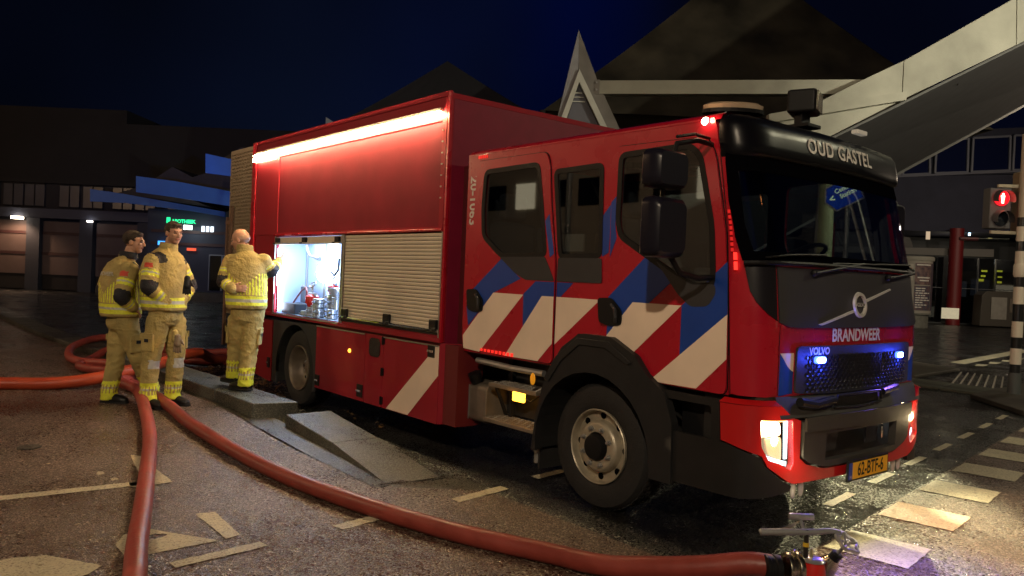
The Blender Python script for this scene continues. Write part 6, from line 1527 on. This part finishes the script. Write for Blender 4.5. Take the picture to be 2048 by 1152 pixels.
# ------------------------------------------------------------------ traffic light
tl = thing('traffic_light', (-.62, 10.61, 0), 'black and white banded pole with a lit red pedestrian signal', 'traffic light')
bx, by = -.650, 10.530; c = Vector((bx, by, 0))
CRM = mat('cream pole paint', (.66, .55, .42), .5, noise=.12, nscale=5); PBK = mat('pole black', (.012, .013, .015), .35, coat=.3); PWH = mat('pole white band', (.92, .82, .68), .5)
mb = MB(); mb.tube([c+Vector((0, 0, 0)), c+Vector((0, 0, .42))], .095, n=20); mb.build('base_sleeve', mat('pole foot', (.12, .13, .13), .5), tl, smooth=True)
mb = MB(); mb.tube([c+Vector((0, 0, .40)), c+Vector((0, 0, 2.95))], .078, n=20); mb.build('pole', PBK, tl, smooth=True)
for z0, z1 in ((.66, .92), (1.10, 1.36), (1.64, 1.92), (1.96, 2.18)[0:0] or (2.28, 2.50), (2.66, 2.90)):
    mb = MB(); mb.lathe([(.0785, 0), (.082, .003), (.082, z1-z0-.003), (.0785, z1-z0)], c+Vector((0, 0, z0-.1)), n=22); mb.build('white_band', PWH, tl, smooth=True)
mb = MB(); mb.lathe([(.082, 0), (.098, .04), (.098, .18), (.085, .22)], c+Vector((0, 0, 1.98)), n=20); mb.build('push_button_box', PWH, tl, smooth=True)
mb = MB(); mb.tube([c+Vector((0, 0, 2.86)), c+Vector((0, 0, 4.30))], .068, n=20); mb.build('upper_pole', CRM, tl, smooth=True)
# signal head
sc_ = lambda r, z, D: WP(r, z, 14.0+D)
fb = WP(0, 0, 14)-(fv_*14+bs)
hx0, hx1, hz0, hz1 = 8.42, 8.80, 2.86, 3.58
sh_ = MB(); bgb(sh_, hx0, hx1, hz0, hz1, 13.92, .22); shd = sh_.build('signal_housing', mat('signal grey', (.16, .15, .16), .5), tl, bevel=.02)
mb = MB(); bgb(mb, hx1-.20, 8.95, 3.60, 3.66, 13.98, .06); mb.build('bracket', CRM, tl, bevel=.008); mb = MB(); bgb(mb, hx1-.30, 8.95, 2.77, 2.83, 13.98, .06); mb.build('bracket', CRM, tl, bevel=.008)
for (z, on) in ((3.40, True), (3.04, False)):
    cz = WP(8.61, z, 13.90)
    mb = MB(); mb.lathe([(.14, 0), (.135, .012), (.0, .03)], cz, tuple(-fv_), n=24); ln = mb.build('lens', emis('red signal lens', (1.0, .01, .02), 1.1) if on else mat('dark lens', (.015, .02, .03), .12, coat=1), shd, smooth=True)
    V = []; n = 17
    for i in range(n):
        a = PI*(-.12)+PI*1.24*i/(n-1)
        for d in (0, .17): V.append(WP(8.61, z, 13.90-d)+rv_*.152*math.cos(a)+Vector((0, 0, .152*math.sin(a)-.03*(d > 0))))
    me_ = link_mesh('visor', V, [(2*i, 2*i+1, 2*i+3, 2*i+2) for i in range(n-1)], MATS['signal grey'] if not on else mat('visor red lit', (.10, .08, .09), .4), shd, smooth='all')
    if on:
        W_ = emis('red man lit', (1.0, .38, .22), 9); mb = MB(); D_ = 13.865
        mb.ball(WP(8.615, z+.065, D_), (.018, .018, .02), 10, 8); bgp(mb, [(8.592, z-.03), (8.638, z-.03), (8.65, z+.042), (8.58, z+.042)], D_, .01); bgp(mb, [(8.597, z-.095), (8.612, z-.095), (8.614, z-.031), (8.596, z-.031)], D_, .01); bgp(mb, [(8.618, z-.095), (8.633, z-.095), (8.634, z-.031), (8.616, z-.031)], D_, .01); mb.build('red_man', W_, ln)
lamp('red_signal_source', 'POINT', WP(8.61, 3.40, 13.80), .6, (1, .02, .03), size=.08)
mb = MB(); bgb(mb, 8.98, 9.30, 2.80, 3.90, 14.0, .22); mb.build('second_signal_housing', mat('signal back cream', (.50, .38, .26), .5), tl, bevel=.03)
mb = MB(); p0 = WP(7.98, 2.66, 14.0); p1 = WP(8.86, 2.68, 14.02); mb.tube([p0, p1], .018, n=8); mb.build('arm', PBK, tl)
mb = MB(); mb.tube([p0-rv_*.02, p0+rv_*.30], .034, n=10); mb.build('arm_grip', mat('dark maroon', (.10, .02, .03), .5), tl)
# blue direction sign beyond the windscreen
sg = thing('direction_sign', (0, 0, 0), 'blue direction sign with a white arrow seen through the windscreen', 'sign')
fsn = lambda off: (lambda a, b, d: WP(5.42+a*math.cos(.5)-b*math.sin(.5), 3.24+a*math.sin(.5)+b*math.cos(.5), 13.0+d-off))
sheet_obj('sign_rim', [(-.34, 0), (-.22, -.22), (.30, -.22), (.30, .22), (-.22, .22)], [], fsn(0), WTXT, sg, th=.02, step=.5, grid=False)
sheet_obj('sign_face', [(-.31, 0), (-.205, -.195), (.28, -.195), (.28, .195), (-.205, .195)], [], fsn(.004), mat('sign blue', (.01, .05, .32), .4, emit=(.01, .06, .5), es=.3), sg, th=.003, step=.5, grid=False)
WS = mat('sign white', (.8, .85, .6), .5, emit=(.9, 1, .6), es=.5)
text_sheet('<', lambda a, b, d: fsn(.008)(-.2+a, b, 0), .16, WS, 'sign_arrow', sg, bold=.006)
text_sheet('Centrum\nStation', lambda a, b, d: fsn(.008)(.08+a, b+.03, 0), .105, WS, 'sign_lettering', sg, bold=.004)
mb = MB(); mb.tube([WP(5.55, 0, 13.1), WP(5.55, 3.3, 13.1)], .04, n=8); mb.build('post', STEEL, sg)
# pale column seen through the windscreen
mb = MB(); mb.tube([WP(6.82, 0, 17.2), WP(6.82, 4.6, 17.2)], .16, n=18); tag(mb.build('lit_column', mat('lit column paint', (.55, .58, .30), .6, noise=.3, nscale=3), smooth=True), 'pale yellowish column behind the cab seen through the windscreen', 'column')

# buildings across the square, behind the viewer (seen only as reflections)
ob = thing('opposite_building', (-20, -30, 0), 'pale office block behind the viewer, reflected in the cab windows', 'building')
MB().box(-60, 8, -40, -30, 0, 9).build('wall', mat('pale render', (.55, .50, .42), .8), ob)
for i in range(22):
    for z in (6.2,):
        x = -58+i*3.0; MB().box(x, x+1.9, -29.96, -29.9, z, z+1.7).build('window', mat('warm room', (.1, .08, .05), .3, emit=(1, .8, .5), es=.8) if (i*7+int(z)) % 5 == 0 else GBLK, ob)
sb_ = thing('side_building', (34, 20, 0), 'pale building to the right of the square, reflected in the windscreen', 'building')
MB().box(34, 44, -5, 60, 0, 8).build('wall', MATS['pale render'], sb_)
for i in range(16):
    for z in (1.0, 4.4):
        y = -3+i*3.8; MB().box(33.9, 33.96, y, y+2.2, z, z+2.0).build('window', MATS['warm room'] if (i*5+int(z)) % 4 == 0 else GBLK, sb_)
# ------------------------------------------------------------------ street lamps, unseen, and a post for the added orange spot
for k, (p, e, c, tg) in enumerate(STREET):
    s = thing('street_lamp', (p[0], p[1], 0), 'tall grey lamp post, unseen, outside the picture' if p[2] > 7 else 'lower street lamp behind the cab of the fire engine', 'street lamp', 'street lamps round the square' if p[2] > 7 else None)
    mb = MB(); mb.tube([(p[0]-.9, p[1], 0), (p[0]-.9, p[1], p[2]-.4), (p[0]-.6, p[1], p[2]+.08), (p[0]-.2, p[1], p[2]+.1)], [.09, .06, .05, .05], n=10); mb.build('post', STEEL, s, smooth=True)
    mb = MB(); mb.box(p[0]-.3, p[0]+.3, p[1]-.12, p[1]+.12, p[2]+.02, p[2]+.12); mb.build('lamp_head', STEEL, s, bevel=.02)
    mb = MB(); mb.box(p[0]-.22, p[0]+.22, p[1]-.09, p[1]+.09, p[2]-.015, p[2]+.015); mb.build('lamp_lens', emis('street lamp lens', c, 8 if p[2] > 7 else 2), s)
